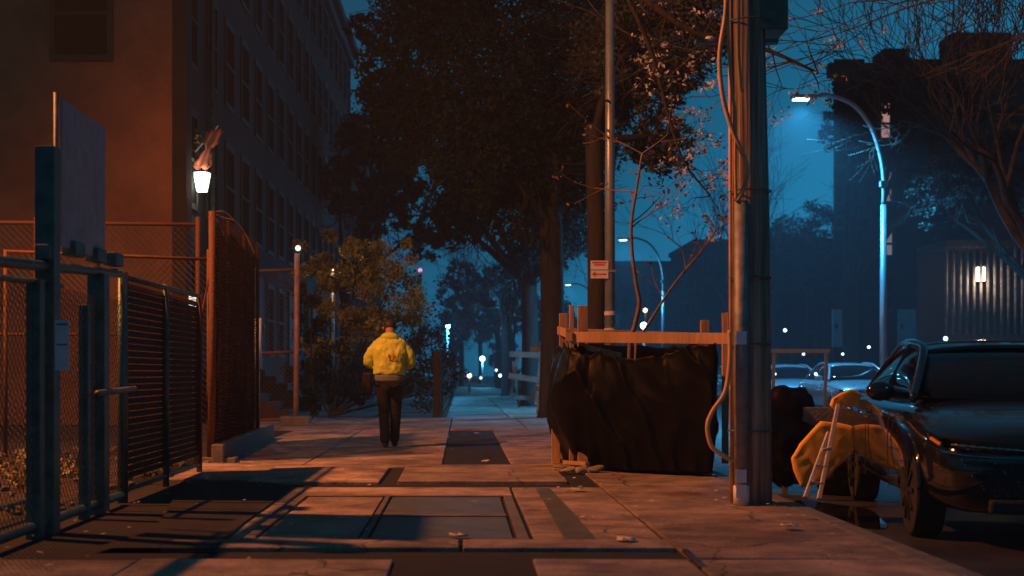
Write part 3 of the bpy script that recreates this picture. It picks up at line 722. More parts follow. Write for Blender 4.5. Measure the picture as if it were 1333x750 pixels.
# garden fences and hedges on the left beyond d=31
def hedge(pts, label, m, ns, s=.05, stem=True, name='hedge', cat='hedge'):
    c0 = pts[0][0]
    g = thing(name, label, cat, (c0[0],c0[1],0))
    bm = nb()
    for c,r_,n_ in pts:
        for _ in range(7): clump(bm,Vector(c)+Vector((random.gauss(0,.6),random.gauss(0,.6),random.gauss(0,.62)))*r_,r_*random.uniform(.3,.75),int(n_*ns/7),s*random.uniform(.7,1.3),.9)
    kid('foliage', bm, m, g)
    bm = nb()
    for c,r_,n_ in pts: tube(bm,[(c0[0],c0[1],0),Vector(c)],[.04,.015],5)
    kid('stem', bm, M_bark, g)
def HP(px,py,d,rp,n): return (at(px,py,d), rp*d/F, n)
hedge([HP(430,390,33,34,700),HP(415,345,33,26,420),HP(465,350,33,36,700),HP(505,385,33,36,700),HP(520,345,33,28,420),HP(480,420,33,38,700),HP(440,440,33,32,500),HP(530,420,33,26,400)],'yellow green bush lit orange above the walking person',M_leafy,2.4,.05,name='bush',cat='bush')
hedge([HP(430,490,32.5,40,900),HP(480,505,32.5,38,900),HP(525,495,32,38,900),HP(560,510,31.8,24,600),HP(545,455,32.5,32,700),HP(455,460,33,36,700),HP(405,500,33,26,400)],'dark clipped hedge behind the walking person at pavement edge',M_leafd,1,.05)
hedge([HP(568,470,38,24,700),HP(560,430,40,26,600),HP(572,500,36,18,500),HP(540,400,42,30,500)],'dark shrub at the left edge of the far pavement under the globe lamp',M_leafd,1,.05,name='shrub',cat='shrub')
hedge([HP(405,430,29.5,20,700),HP(408,480,29.5,20,700),HP(405,380,29.5,18,500),HP(410,520,29.5,18,500)],'narrow dark evergreen column right of the pinkish post',M_leafd,1,.045,name='evergreen',cat='shrub')
g = thing('iron_fence', 'black iron railing along the left edge of the far pavement', 'fence', (-.42,31,0))
bm = nb()
y = 31.
while y < 70: box(bm,(-.43,y,0),(-.41,y+.02,1.25)); y += .14
kid('bars', bm, M_dsteel, g)
bm = nb(); box(bm,(-.44,31,1.15),(-.40,70,1.18)); box(bm,(-.44,31,.15),(-.40,70,.18)); kid('rail', bm, M_dsteel, g)
for y in (31,40,50,60,70):
    bm = nb(); box(bm,(-.62,y-.15,0),(-.45,y+.15,1.5)); kid('pier', bm, M_stone, g, bevel=.02)
sheet('front_gardens', [(-5.5,31),(-.36,31),(-.36,120),(-5.5,120)], -.015, M_dirt)

# right side building
XR0 = 15.9; YR = 59.
g = thing('corner_building', 'large flat roofed dark building at right with a column of lit stair windows', 'building', (24,YR,0))
ztop = at(0,92,YR).z
bm = nb(); v_ = [[bm.verts.new((x_,y_,z_)) for x_,y_ in ((XR0,YR),(42,YR),(42,YR+14),(XR0+4.2,YR+14))] for z_ in (0,ztop)]
bm.faces.new(v_[0]); bm.faces.new(v_[1])
for k in range(4): bm.faces.new((v_[0][k],v_[0][(k+1)%4],v_[1][(k+1)%4],v_[1][k]))
kid('wall', bm, M_brickd, g)
bm = nb(); box(bm,(XR0-.3,YR-.4,ztop-.35),(42.2,YR-.004,ztop+.25)); kid('cornice', bm, M_trim, g)
bm = nb()
for x0,w_,h_ in ((18.5,1.1,1.3),(21.5,2.6,2.0),(27,1.0,1.5),(31,1.2,1.1)): 
    bm = nb(); box(bm,(x0,YR+1.5,ztop),(x0+w_,YR+3.2,ztop+h_)); kid('chimney' if w_ < 2 else 'roof_hut', bm, M_brickd, g)
for z_ in (4.3,7.6,10.9):
    bm = nb(); box(bm,(XR0+.01,YR-.06,z_),(42,YR-.003,z_+.14)); kid('string_course', bm, M_trim, g)
M_lit = emis('lit_stair_glass', (.9,.45,.38), .55)
M_lit2 = emis('lit_stair_glass_dim', (.7,.6,.55), .25)
for (x0,y0,x1,y1,mm) in ((1147,135,1158,184,M_lit),(1152,218,1160,262,M_lit2),(1153,300,1161,332,M_lit2),(1153,360,1161,400,M_glass)):
    a = at(x0,y0,YR-.05); b = at(x1,y1,YR-.05); bm = nb()
    box(bm,(a.x-.1,YR-.1,b.z-.15),(b.x+.1,YR-.002,b.z)); box(bm,(a.x-.1,YR-.1,a.z),(b.x+.1,YR-.002,a.z+.12)); box(bm,(a.x,YR-.1,(a.z+b.z)/2-.1),(b.x,YR-.06,(a.z+b.z)/2)); box(bm,(a.x-.1,YR-.1,b.z),(a.x,YR-.003,a.z)); box(bm,(b.x,YR-.1,b.z),(b.x+.1,YR-.003,a.z)); w = kid('window', bm, M_trim, g)
    bm = nb(); box(bm,(a.x,YR-.05,b.z),(b.x,YR-.003,a.z)); kid('pane', bm, mm, w)
for px in (1105,1195,1230,1265,1300,1335):
    for py in (140,215,295):
        a = at(px,py,YR); bm = nb(); w_,h_ = .55,1.9
        box(bm,(a.x-w_-.1,YR-.09,a.z-.15),(a.x+w_+.1,YR-.002,a.z)); box(bm,(a.x-w_-.1,YR-.09,a.z+h_),(a.x+w_+.1,YR-.002,a.z+h_+.15)); box(bm,(a.x-w_,YR-.08,a.z+h_*.5),(a.x+w_,YR-.04,a.z+h_*.5+.07)); box(bm,(a.x-w_-.1,YR-.09,a.z),(a.x-w_,YR-.002,a.z+h_)); box(bm,(a.x+w_,YR-.09,a.z),(a.x+w_+.1,YR-.002,a.z+h_)); w = kid('window', bm, M_trim, g)
        bm = nb(); box(bm,(a.x-w_,YR-.035,a.z+.002),(a.x+w_,YR-.004,a.z+h_)); kid('pane', bm, M_glass, w)
for (x0,x1) in ((1083,1110),(1168,1196),(1205,1234)):
    a = at(x0,403,YR); b = at(x1,452,YR); bm = nb(); box(bm,(a.x,YR-.12,max(b.z,.5)),(b.x,YR-.006,a.z)); d_ = kid('door', bm, M_paper, g)
    bm = nb(); box(bm,(a.x+.1,YR-.16,2.9),(a.x+.2,YR-.122,3.1)); kid('handle', bm, M_dsteel, d_)
# porch of columns with lamp
p = at(1282,356,50)
g = thing('pillared_porch', 'porch with slim columns lit by a warm lamp at far right', 'porch', (at(1275,0,50).x,50,0))
zb = at(0,436,50).z; zt_ = at(0,322,50).z
for px in list(range(1232,1345,9)):
    x_ = at(px,0,50).x; bm = nb(); tube(bm,[(x_,50,zb),(x_,50,zt_)],.055,8); kid('column', bm, M_owood, g, smooth=True)
bm = nb(); box(bm,(at(1228,0,50).x,49.8,0),(at(1350,0,50).x,53,zb)); kid('plinth', bm, M_stone, g)
bm = nb(); box(bm,(at(1228,0,50).x,49.8,zt_),(at(1350,0,50).x,53,zt_+.25)); kid('canopy', bm, M_trim, g)
bm = nb(); box(bm,(at(1228,0,50).x,52.7,zb),(at(1350,0,50).x,53,zt_)); kid('back_wall', bm, M_brickd, g)
bm = nb(); box(bm,p+Vector((-.13,.3,-.25)),p+Vector((.13,.5,.25))); g = thing('porch_lamp','square warm lamp glowing between the porch columns at right','lamp',p); kid('glass', bm, emis('porch_glass',(1,.85,.7),6), g)
bm = nb(); box(bm,p+Vector((-.16,.27,.25)),p+Vector((.16,.53,.32))); kid('cap', bm, M_dsteel, g)
light('POINT','porch_light',p+Vector((-.3,-.5,-.3)),60,(1,.75,.6),shadow_soft_size=.15)
# hazy houses far right
for i,(px0,px1,top_,d,lb) in enumerate(((1000,1090,318,95,'hazy blue block beyond the corner building'),(905,1000,318,120,'lower hazy building behind the utility pole'),(800,900,345,150,'distant hazy building behind the young tree'))):
    a = at(px0,top_,d); b = at(px1,480,d)
    g = thing('distant_building', lb, 'building', ((a.x+b.x)/2,d,0))
    bm = nb(); box(bm,(a.x,d,0),(b.x+6,d+14,a.z)); kid('wall', bm, M_brickd, g)
    bm = nb(); box(bm,(a.x-.2,d-.4,a.z),(b.x+6.2,d+14.2,a.z+.4)); kid('cornice', bm, M_trim, g)
    for r in range(4):
        for c in range(5):
            xx = a.x+(b.x+6-a.x)*(c+.5)/5; zz = 1.8+r*(a.z-2)/4; bm = nb()
            for q0,q1 in (((xx-.6,zz),(xx+.6,zz+.1)),((xx-.6,zz+1.8),(xx+.6,zz+1.9)),((xx-.6,zz+.102),(xx-.5,zz+1.798)),((xx+.5,zz+.102),(xx+.6,zz+1.798))): box(bm,(q0[0],d-.1,q0[1]),(q1[0],d-.002,q1[1]))
            w = kid('window', bm, M_trim, g)
            bm = nb(); box(bm,(xx-.5,d-.04,zz+.1),(xx+.5,d-.003,zz+1.8)); kid('pane', bm, M_glass, w)

# ------------------------------------------------------------------ trees
def leafy_tree(x,y,h_fork,label,crown,m,nleaf,s,seed,rad=.22,top=7,name='street_tree',lean=(0,0)):
    random.seed(seed)
    g = thing(name, label, 'tree', (x,y,0))
    bm = nb(); tips = []
    f = Vector((x+lean[0],y+lean[1],h_fork)); tube(bm, spline([(x,y,-.05),(x+lean[0]*.4+.05,y,h_fork*.5),f]),[rad*1.25]+[rad]*11+[rad*.9], 12)
    for (c,r) in crown:
        c = Vector(c); mid = f.lerp(c,.5)+Vector((random.gauss(0,.3),random.gauss(0,.3),random.gauss(0,.2)))
        pts = spline([f-Vector((0,0,.3)),mid,c],5); tube(bm,pts,[rad*.55*(1-.85*i/len(pts)) for i in range(len(pts))],7)
        for k in range(6):
            d_ = Vector((random.gauss(0,1),random.gauss(0,1),random.gauss(0,.7))).normalized()
            grow(bm, pts[random.randrange(len(pts)//2,len(pts))], d_, r*.8, .03, 2, tips, .7, 3, .05, 4, .006)
    kid('trunk', bm, M_bark, g, smooth=True)
    bm = nb()
    tot = sum(r**2 for _,r in crown)
    for (c,r) in crown:
        n = int(nleaf*r*r/tot); k = max(3,n//35)
        for _ in range(k):
            d_ = Vector((random.gauss(0,1),random.gauss(0,1),random.gauss(0,1))).normalized()*r*random.random()**.4
            clump(bm, Vector(c)+d_, r*.26, 35, s)
    kid('crown', bm, m, g)
    return g
def CB(px,py,d,rp): return (at(px,py,d), rp*d/F)
# dark masses over the pavement
leafy_tree(2.0,31,4.6,'big dark leafy curb tree hanging over the middle of the pavement',
  [CB(560,60,31,80),CB(640,120,30,90),CB(700,50,31,90),CB(620,200,30,70),CB(700,190,31,75),CB(560,170,32,60),CB(750,120,31,65),CB(680,270,31,55),CB(740,230,32,50),CB(600,-20,31,90),CB(760,20,32,80),CB(500,100,33,45),CB(480,40,34,28),CB(540,0,33,60),CB(520,170,33,50)],M_leafd,62000,.062,11,rad=.26)
leafy_tree(2.05,42,4.0,'second dark curb tree right behind the big leafy one',
  [CB(620,250,42,55),CB(700,320,42,45),CB(740,280,42,55),CB(660,180,43,70),CB(760,180,42,60),CB(600,290,44,35)],M_leafd,30000,.075,12,rad=.25)
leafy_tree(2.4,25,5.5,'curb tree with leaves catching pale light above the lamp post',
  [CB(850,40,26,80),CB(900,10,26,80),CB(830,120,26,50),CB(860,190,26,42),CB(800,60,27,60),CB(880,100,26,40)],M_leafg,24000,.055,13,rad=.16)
leafy_tree(1.95,60,2.9,'forked tree silhouetted against the blue street glow',
  [CB(640,400,60,26),CB(672,392,60,26),CB(630,360,60,28),CB(690,350,60,30),CB(655,330,61,30)],M_leafd,2600,.08,14,rad=.22)
leafy_tree(-4.6,55,4.5,'dark tree in the left front gardens against the sky gap',
  [CB(520,130,55,45),CB(480,180,55,45),CB(530,220,55,50),CB(490,270,54,45),CB(550,300,54,40),CB(440,240,55,40)],M_leafd,11000,.12,15,rad=.25,name='garden_tree')
# pale lit leaf sprays nearer
random.seed(21)
g = thing('overhanging_branches', 'bare limb with sprays of pale pinkish leaves reaching behind the utility pole', 'branches', at(860,-60,19))
bm = nb(); tips = []
main = spline([at(700,-170,19),at(800,-40,19),at(900,40,19),at(990,62,19),at(1065,95,19)]); tube(bm,main,[.07-.055*i/len(main) for i in range(len(main))],7)
m2 = spline([at(800,-40,19),at(845,60,19.2),at(870,150,19.3),at(890,210,19.3),at(925,255,19.3)]); tube(bm,m2,[.04-.03*i/len(m2) for i in range(len(m2))],6)
for k in range(26):
    q = random.choice(main[8:]); grow(bm,q,Vector((random.gauss(0,1),random.gauss(0,.6),random.gauss(.2,.7))).normalized(),.5,.012,2,tips,.8,2,0,4,.003)
t2 = []
for k in range(14):
    q = random.choice(m2[10:]); grow(bm,q,Vector((random.gauss(.3,.8),random.gauss(0,.5),random.gauss(-.1,.6))).normalized(),.32,.01,2,t2,.8,2,0,4,.003)
kid('limb', bm, M_bark, g, smooth=True)
bm = nb()
for p_,_ in tips: clump(bm,p_,.12,7,.036)
for p_,_ in t2: clump(bm,p_,.12,9,.036)
kid('leaves', bm, M_leafp, g)
# bare trees on right
def bare(x,y,h,label,seed,L=3.6,r=.2,depth=5,sx=1):
    random.seed(seed)
    g = thing('bare_tree', label, 'tree', (x,y,0), 'leafless trees along the far kerb')
    bm = nb(); tube(bm,spline([(x,y,-.05),(x+.1,y,h*.5),(x-.1,y,h)]),[r*1.2]+[r]*11+[r*.85],10); kid('trunk', bm, M_barkd, g, smooth=True)
    bm = nb(); tips = []
    for k in range(5):
        a_ = k*1.257+random.random(); grow(bm,Vector((x-.1,y,h-.15)),Vector((math.cos(a_)*.7,math.sin(a_)*.7,.75)).normalized(),L,r*.6,depth,tips,.55,3,.12,5,.008,.35)
    kid('crown', bm, M_barkd, g, smooth=True)
bare(12.6,30,3.6,'leafless street tree at far right in front of the porch',31,3.4)
bare(12.6,18,4.2,'nearest leafless tree whose twigs enter at the top right',33,4.0)
bare(13.0,66,4.0,'distant leafless tree left of the corner building',34,3.6,.2,4)
bare(3.3-.9,90,4.0,'leafless tree at the far end of the near kerb',35,3.2,.18,4)
leafy_tree(14.6,52,4.5,'big dark round tree covering the corner of the flat roofed building',
  [CB(1120,130,52,42),CB(1170,110,52,38),CB(1100,170,52,30),CB(1215,118,52,36),CB(1140,200,52,30),CB(1260,130,52,34)],M_leafd,11000,.10,16,rad=.3)
leafy_tree(16.9,40,3.5,'ragged dark tree left of the pillared porch',
  [CB(1250,230,40,45),CB(1210,260,40,34),CB(1290,210,40,50),CB(1325,260,40,40)],M_leafg,5000,.07,17,rad=.2)
for k_,(px_a,tp_,d_a,rp_a,l_) in enumerate(((600,330,105,26,'far hazy tree at the left side of the street end'),(625,350,125,24,'far hazy tree closing the middle of the street end'),(668,330,112,26,'far hazy tree at the right side of the street end'),(590,390,88,20,'small dark tree at the left of the far pavement'),(645,400,140,20,'lowest hazy tree at the very end of the street'))):
    c = at(px_a,tp_+rp_a,d_a)
    leafy_tree(c.x,d_a,c.z*.4,l_,[CB(px_a,tp_+rp_a,d_a,rp_a),CB(px_a-rp_a*.6,tp_+rp_a*1.9,d_a,rp_a*.9),CB(px_a+rp_a*.6,tp_+rp_a*2.2,d_a,rp_a*.9),CB(px_a,tp_+rp_a*3.2,d_a,rp_a*.8)],M_leafd,2200,.16,70+k_,rad=.2,name='far_tree')
# hazy far trees
random.seed(5)
for i,(px,top_,d,rp,lb) in enumerate(((1062,258,88,42,'hazy round tree right of the utility pole'),(1010,280,84,38,'hazy tree just right of the utility pole'),(945,345,100,34,'hazy low tree behind the leaning sapling'),(880,355,110,36,'hazy tree line crown above the tree guard'),(1100,330,76,30,'hazy tree below the curved lamp pole'),(815,390,120,30,'small hazy tree near the second street lamp'),(725,380,100,34,'hazy tree between the curb trees'))):
    c = at(px,top_+rp,d)
    leafy_tree(c.x,d,c.z*.5,lb,[CB(px,top_+rp,d,rp),CB(px-rp*.7,top_+rp*1.7,d,rp*.8),CB(px+rp*.7,top_+rp*1.6,d,rp*.8),CB(px,top_+rp*2.4,d,rp*.9)],M_leafd,6500,.13,50+i,rad=.22,name='far_tree')

# ------------------------------------------------------------------ cars
M_rimm = mat('dark_alloy', (.05,.05,.055), .4, .5)
def loft(bm, secs):
    rings = [[bm.verts.new(p) for p in s] for s in secs]
    for a,b in zip(rings,rings[1:]):
        for k in range(len(a)-1): bm.faces.new((a[k],a[k+1],b[k+1],b[k]))
    for r_ in (rings[0],rings[-1]):
        bm.faces.new(r_)
    return rings
def make_car(label, paint, loc, group=None, detail=True, yaw=0.):
    """nose at y=0, tail at y=4.5, wheels on z=0 ; built at the origin then moved"""
    g = thing('parked_car', label, 'car', (0,0,0), group)
    def half(pts, y): return [(x,y,z) for x,z in pts]+[(-x,y,z) for x,z in reversed(pts)]
    st = [ (0.00,.66,.30,.62,.70), (.10,.80,.22,.66,.76), (.35,.88,.20,.74,.83), (.80,.92,.20,.82,.90), (1.35,.93,.20,.88,.96), (2.2,.93,.20,.90,.95), (3.2,.93,.20,.92,.97), (3.9,.91,.22,.92,1.0), (4.35,.84,.26,.86,.97), (4.5,.70,.34,.80,.88)]
    secs = []
    for y,w,zb,zs,zt in st:
        secs.append(half([(.001,zb),(w*.86,zb),(w*.97,zb+.12),(w,(zb+zs)/2+.06),(w*.985,zs-.05),(w*.93,zs+.02),(w*.70,zt),(.001,zt+.02)],y))
    bm = nb(); loft(bm,secs); bmesh.ops.remove_doubles(bm,verts=bm.verts[:],dist=.004)
    kid('body', bm, paint, g, smooth=True, sub=2)
    # greenhouse
    gh = [(1.20,.80,.74,.93,.95),(1.55,.80,.68,.93,1.16),(1.95,.79,.60,.94,1.335),(2.4,.79,.59,.94,1.385),(3.0,.79,.58,.94,1.37),(3.5,.79,.60,.94,1.25),(3.95,.78,.68,.94,1.03),(4.08,.76,.7,.94,.97)]
    secs = [half([(.001,zb-.02),(wb,zb-.02),((wb+wt)/2+.02,(zb+zt)/2),(wt,zt-.02),(wt*.8,zt),(.001,zt+.015)],y) for y,wb,wt,zb,zt in gh]
    bm = nb(); loft(bm,secs); bmesh.ops.remove_doubles(bm,verts=bm.verts[:],dist=.004); kid('window_glass', bm, M_cglass, g, smooth=True, sub=1)
    # roof skin
    bm = nb(); rf = [(1.93,.60,1.335),(2.15,.60,1.375),(2.4,.60,1.40),(2.7,.60,1.405),(3.0,.59,1.39),(3.3,.60,1.335),(3.45,.60,1.29)]
    gvv = [[bm.verts.new((x_*w,y,z-abs(x_)**3*.05+.006)) for x_ in (-1,-.8,-.4,0,.4,.8,1)] for y,w,z in rf]
    for a,b in zip(gvv,gvv[1:]):
        for k in range(6): bm.faces.new((a[k],a[k+1],b[k+1],b[k]))
    ro = kid('roof', bm, paint, g, smooth=True, sub=1); ro.modifiers.new('s','SOLIDIFY').thickness = .02
    for sx in (-1,1):
        bm = nb(); tube(bm,spline([(sx*.80,1.22,.95),(sx*.685,1.58,1.15),(sx*.59,1.97,1.335),(sx*.58,2.5,1.385),(sx*.575,3.0,1.37),(sx*.60,3.5,1.235),(sx*.68,4.0,1.01)]),.032,6); kid('pillar', bm, paint, g, smooth=True)
        bm = nb(); beam(bm,(sx*.59,2.55,1.36),(sx*.785,2.6,.95),.05,.03); kid('door_post', bm, paint, g)
        bm = nb(); ball(bm,(sx*.98,1.55,1.0),.1,2,(1.1,.6,.75)); kid('mirror', bm, paint, g, smooth=True)
        bm = nb(); tube(bm,spline([(sx*.935,1.35,.93),(sx*.94,2.4,.95),(sx*.92,3.7,.97)]),.008,5); kid('window_trim', bm, M_chrome, g)
        bm = nb(); box(bm,(sx*.925,2.35,.78),(sx*.955,2.58,.81)); kid('door_handle', bm, M_chrome, g, bevel=.008); bm = nb(); box(bm,(sx*.925,3.35,.80),(sx*.955,3.58,.83)); kid('door_handle', bm, M_chrome, g, bevel=.008)
        for y in (.86,3.62):
            bm = nb(); tube(bm,[(sx*.70,y,.33),(sx*.90,y,.33)],[.33,.325],28); tr = kid('wheel', bm, M_rub, g, smooth=False, bevel=.02)
            bm = nb(); tube(bm,[(sx*.885,y,.33),(sx*.91,y,.33)],.06,12)
            for k in range(10): 
                a_ = k*.6283; beam(bm,(sx*.908,y+.04*math.cos(a_),.33+.04*math.sin(a_)),(sx*.908,y+.22*math.cos(a_),.33+.22*math.sin(a_)),.03,.012,(1,0,0))
            kid('rim', bm, M_rimm, tr)
            bm = nb(); ar = [(sx*.885,y+.375*math.cos(a_),.33+.385*math.sin(a_)) for a_ in [math.pi*k/16 for k in range(17)]]; tube(bm,ar,.02,6); kid('wheel_arch', bm, paint, g, smooth=True)
        # headlight
        bm = nb()
        pts = [(.30,.005,.615),(.50,.01,.62),(.72,.08,.64),(.86,.26,.70),(.87,.32,.74),(.80,.20,.72),(.60,.055,.70),(.32,-.005,.68)]
        f_ = [bm.verts.new((sx*a,b-.03,c)) for a,b,c in pts]; b_ = [bm.verts.new((sx*a,b+.05,c)) for a,b,c in pts]
        bm.faces.new(f_); bm.faces.new(b_)
        for k in range(8): bm.faces.new((f_[k],f_[(k+1)%8],b_[(k+1)%8],b_[k]))
        hl = kid('headlight', bm, M_cglass, g)
        bm = nb()
        tube(bm,[(sx*(.34+.026*k),-.03+.012*max(0,k/2-4)**1.5,.645+.002*k) for k in range(17)],[.010 if k%2==0 else .003 for k in range(17)],6)
        kid('led_lens', bm, M_chrome, hl, smooth=True)
        bm = nb(); beam(bm,(sx*.82,.15,.675),(sx*.865,.24,.712),.012,.018); kid('side_marker', bm, mat('amber_lens',(.9,.35,.05),.2,var=.1), hl)
        bm = nb(); tube(bm,spline([(sx*.32,-.045,.60),(sx*.6,-.0,.605),(sx*.8,.12,.63),(sx*.89,.28,.68)]),.006,5); kid('headlight_trim', bm, M_chrome, hl)
        bm = nb(); box(bm,(sx*.5,4.42,.70),(sx*.78,4.52,.80)); kid('tail_light', bm, M_red, g, bevel=.01)
    bm = nb()
    for k in range(6): beam(bm,(-.28,-.03+.004*k,.36+.05*k),(.28,-.03+.004*k,.36+.05*k),.02,.014)
    kid('grille', bm, M_chrome, g)
    bm = nb(); box(bm,(-.55,-.02,.24),(.55,.06,.33)); kid('bumper_intake', bm, M_rub, g, bevel=.02)
    for o in [c for c in g.children]:
        pass
    if detail:
        bm = nb(); tube(bm,spline([(-.925,1.5,.86),(-.936,1.5,.6),(-.93,1.48,.3)]),.004,4,False); kid('door_gap', bm, M_rub, g)
        bm = nb(); tube(bm,spline([(-.925,2.6,.88),(-.936,2.6,.6),(-.93,2.62,.3)]),.004,4,False); kid('door_gap', bm, M_rub, g)
        random.seed(3); bm = nb()
        for _ in range(520):
            r_ = random.uniform(.0018,.005)
            if random.random() < .5: p = (random.uniform(-.8,.8),0,0); p = (p[0],-.012+.16*abs(p[0])**4,random.uniform(.32,.66))
            elif random.random() < .5: p = (-.925-random.random()*.01,random.uniform(.9,3.5),random.uniform(.5,.88))
            else: p = (random.uniform(-.75,.7),random.uniform(.3,1.2),0); p = (p[0],p[1],.80+.11*p[1])
            ball(bm,p,r_,1)
        d_ = kid('raindrops', bm, M_chrome, g); d_['kind'] = 'stuff'
    g.location = loc; g.rotation_euler = (0,0,yaw)
    return g
car = make_car('glossy black sedan in the near right foreground facing the camera', M_black, (3.90,8.7,-.12), detail=True, yaw=R(-8))
M_cblue = mat('blue_grey_paint', (.28,.34,.38), .25, .3, var=.1, coat=.8)
M_cwhite = mat('silver_paint', (.35,.37,.40), .25, .3, var=.1, coat=.8)
c1 = make_car('blue grey car parked across the road behind the orange sheet', M_cblue, (10.3,34.5,-.12), 'cars parked along the road', detail=False)
for (x,y,l) in ((10.35,28.2,'dark car across the road partly behind the black sedan roof'),(10.3,41.5,'third car across the road seen beside the utility pole'),(10.3,48.5,'fourth car in the line across the road'),(10.3,55,'fifth car in the line across the road'),(3.8,62,'car parked on the near kerb far down the road, first past the barricades'),(3.8,70,'second far car on the near kerb'),(3.8,78,'third far car on the near kerb'),(3.8,87,'last far car on the near kerb')):
    dup(c1,(x,y,-.12),l)
# headlamp/taillight glints far down the road
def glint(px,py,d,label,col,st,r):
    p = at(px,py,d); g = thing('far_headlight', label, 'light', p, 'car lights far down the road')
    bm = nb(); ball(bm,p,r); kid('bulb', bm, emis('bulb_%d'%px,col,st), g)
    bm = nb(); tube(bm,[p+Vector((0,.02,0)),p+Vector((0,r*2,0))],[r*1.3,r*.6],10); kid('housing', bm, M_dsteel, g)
for k,(px,py,d,l,st,r_) in enumerate(((646,482,61.5,'headlight glow left of the barricades',3,.06),(651,489,61.4,'lower white car light left of the barricades',5,.07),(670,479,61.6,'blue-white car light against the barricades',4,.06),(626,492,90,'dim car light at the end of the road',2,.1),(1046,461,34.0,'white glint on a car across the road by the utility pole',3,.035),(1062,487,34.1,'bright car light above the orange sheet',6,.035),(1097,461,34.2,'headlight glint left of the black sedan',6,.03),(1008,487,41.2,'car light just right of the utility pole',5,.05),(1131,452,28.,'bright glint at the edge of the sedan roof',5,.03),(1231,441,33,'round pale light above the sedan roof',6,.05),(1022,430,60,'faint distant light right of the utility pole',6,.07),(995,434,50,'small warm light right beside the utility pole',5,.05))):
    glint(px,py,d,l,(.6,.9,1.),st,r_)

# ------------------------------------------------------------------ orange sack, barricade, bags by the pole
# black bag heap
random.seed(9)
def lump(name,label,cat,px,py,d,r,sc,m,amp=.25,z=None):
    c = at(px,py,d); bm = nb(); ball(bm,(0,0,0),r,4,sc)
    for v in bm.verts:
        nn = noise.noise(v.co*3.2/r*.4)+.5*noise.noise(v.co*8/r*.4); v.co *= 1+amp*nn
    for v in bm.verts: v.co += c; v.co.z = max(v.co.z,-.115)
    return tag(obj(name,bm,m,smooth=True),label,cat)
lump('rubbish_bag','tall dark rubbish bag behind the wooden sawhorse right of the utility pole','bag',1022,566,13.2,.33,(1,.9,1.4),M_poly)
lump('rubbish_bag','dark lumpy bag lying beside the sedan wheel under the orange sheet','bag',1100,628,12.9,.22,(1.1,.9,.9),M_poly)
# orange sack: traced lumpy form with thickness
def sack(name,label,poly,d,th,m):
    bm = nb(); pts = [at(a,b,d) for a,b in poly]; c = sum(pts,Vector())/len(pts); n_ = len(pts)
    rings = []
    for (k,off) in ((1.04,0.),(1.0,th*.4),(.5,th*.45)):
        for s_ in ((-1,1) if off else (0,)):
            rings.append((s_,k,[bm.verts.new(c+(p-c)*k+Vector((0,s_*off,0))) for p in pts]))
    mid = rings[0][2]; f1,f2 = rings[1][2],rings[3][2]; b1,b2 = rings[2][2],rings[4][2]
    for A,B in ((mid,f1),(f1,f2),(mid,b1),(b1,b2)):
        for k in range(n_): bm.faces.new((A[k],A[(k+1)%n_],B[(k+1)%n_],B[k]))
    bm.faces.new(f2); bm.faces.new(b2)
    bmesh.ops.subdivide_edges(bm, edges=bm.edges[:], cuts=3, use_grid_fill=True, smooth=.3)
    for v in bm.verts: v.co += Vector((noise.noise(v.co*5),-2.2*abs(noise.noise(v.co*7+Vector((3,3,3))))-.8*abs(noise.noise(v.co*17)),noise.noise(v.co*6+Vector((9,0,0)))))*.008
    return tag(obj(name,bm,m,smooth=True),label,cat='plastic sheet')
sack('orange_sheet','large yellow orange plastic sheet slumped behind the pale folding frame in the gutter',[(1034,612),(1031,596),(1042,578),(1056,562),(1068,550),(1090,552),(1110,556),(1110,590),(1098,600),(1086,610),(1078,622),(1060,630),(1044,634)],12.3,.07,M_orange)
sack('orange_bundle','crumpled orange plastic bundle on top of the pale folding frame',[(1081,528),(1084,519),(1094,512),(1106,507),(1119,511),(1118,524),(1108,531),(1096,527),(1086,533)],12.1,.07,M_orange)
g = thing('folding_frame', 'narrow pale folding frame with rungs leaning on the orange sheet', 'frame', gr(1060,648,-.12))
dd = 11.6
M_pale = mat('pale_painted_steel', (.62,.60,.66), .5, var=.15)
for (a,b,c,e) in ((1048,648,1079,563),(1066,650,1091,527)):
    bm = nb(); p = at(a,b,dd); p.z = max(p.z,-.12); beam(bm,p,at(c,e,dd+.35),.035,.03,(0,1,0)); kid('leg', bm, M_pale, g, bevel=.004)
for (a,b,c,e) in ((1053,628,1073,630),(1061,606,1078,608),(1070,586,1083,583)):
    bm = nb(); q = (648-b)/120*.35; beam(bm,at(a,b,dd+q),at(c,e,dd+q),.02,.04,(0,1,0)); kid('rung', bm, M_pale, g)
# wooden sawhorse between pole and car
g = thing('sawhorse', 'dull wooden sawhorse with a long plank behind the orange sheet', 'sawhorse', at(1070,560,13.0))
bm = nb(); beam(bm,at(1000,541,13.),at(1112,543,13.),.03,.17); kid('plank', bm, M_owood, g, bevel=.005)
for (a,c) in ((1006,1000),(1014,1022),(1098,1092),(1104,1114)):
    bm = nb(); p = at(a,545,13.05); q = at(c,600,13.05); q.z = -.12; beam(bm,p,q,.05,.03,(0,1,0)); kid('leg', bm, M_owood, g)
# railing of barrier further (pale)
g = thing('road_barrier', 'pale horizontal barrier rail in front of the cars across the road', 'barrier', at(1040,480,24))
bm = nb(); beam(bm,at(1003,457,24),at(1080,457,24),.03,.07); kid('rail', bm, M_lpaint, g)
for px in (1008,1076):
    bm = nb(); q = at(px,457,24); beam(bm,q,(q.x,24.2,-.12),.05,.04,(0,1,0)); kid('leg', bm, M_lpaint, g)
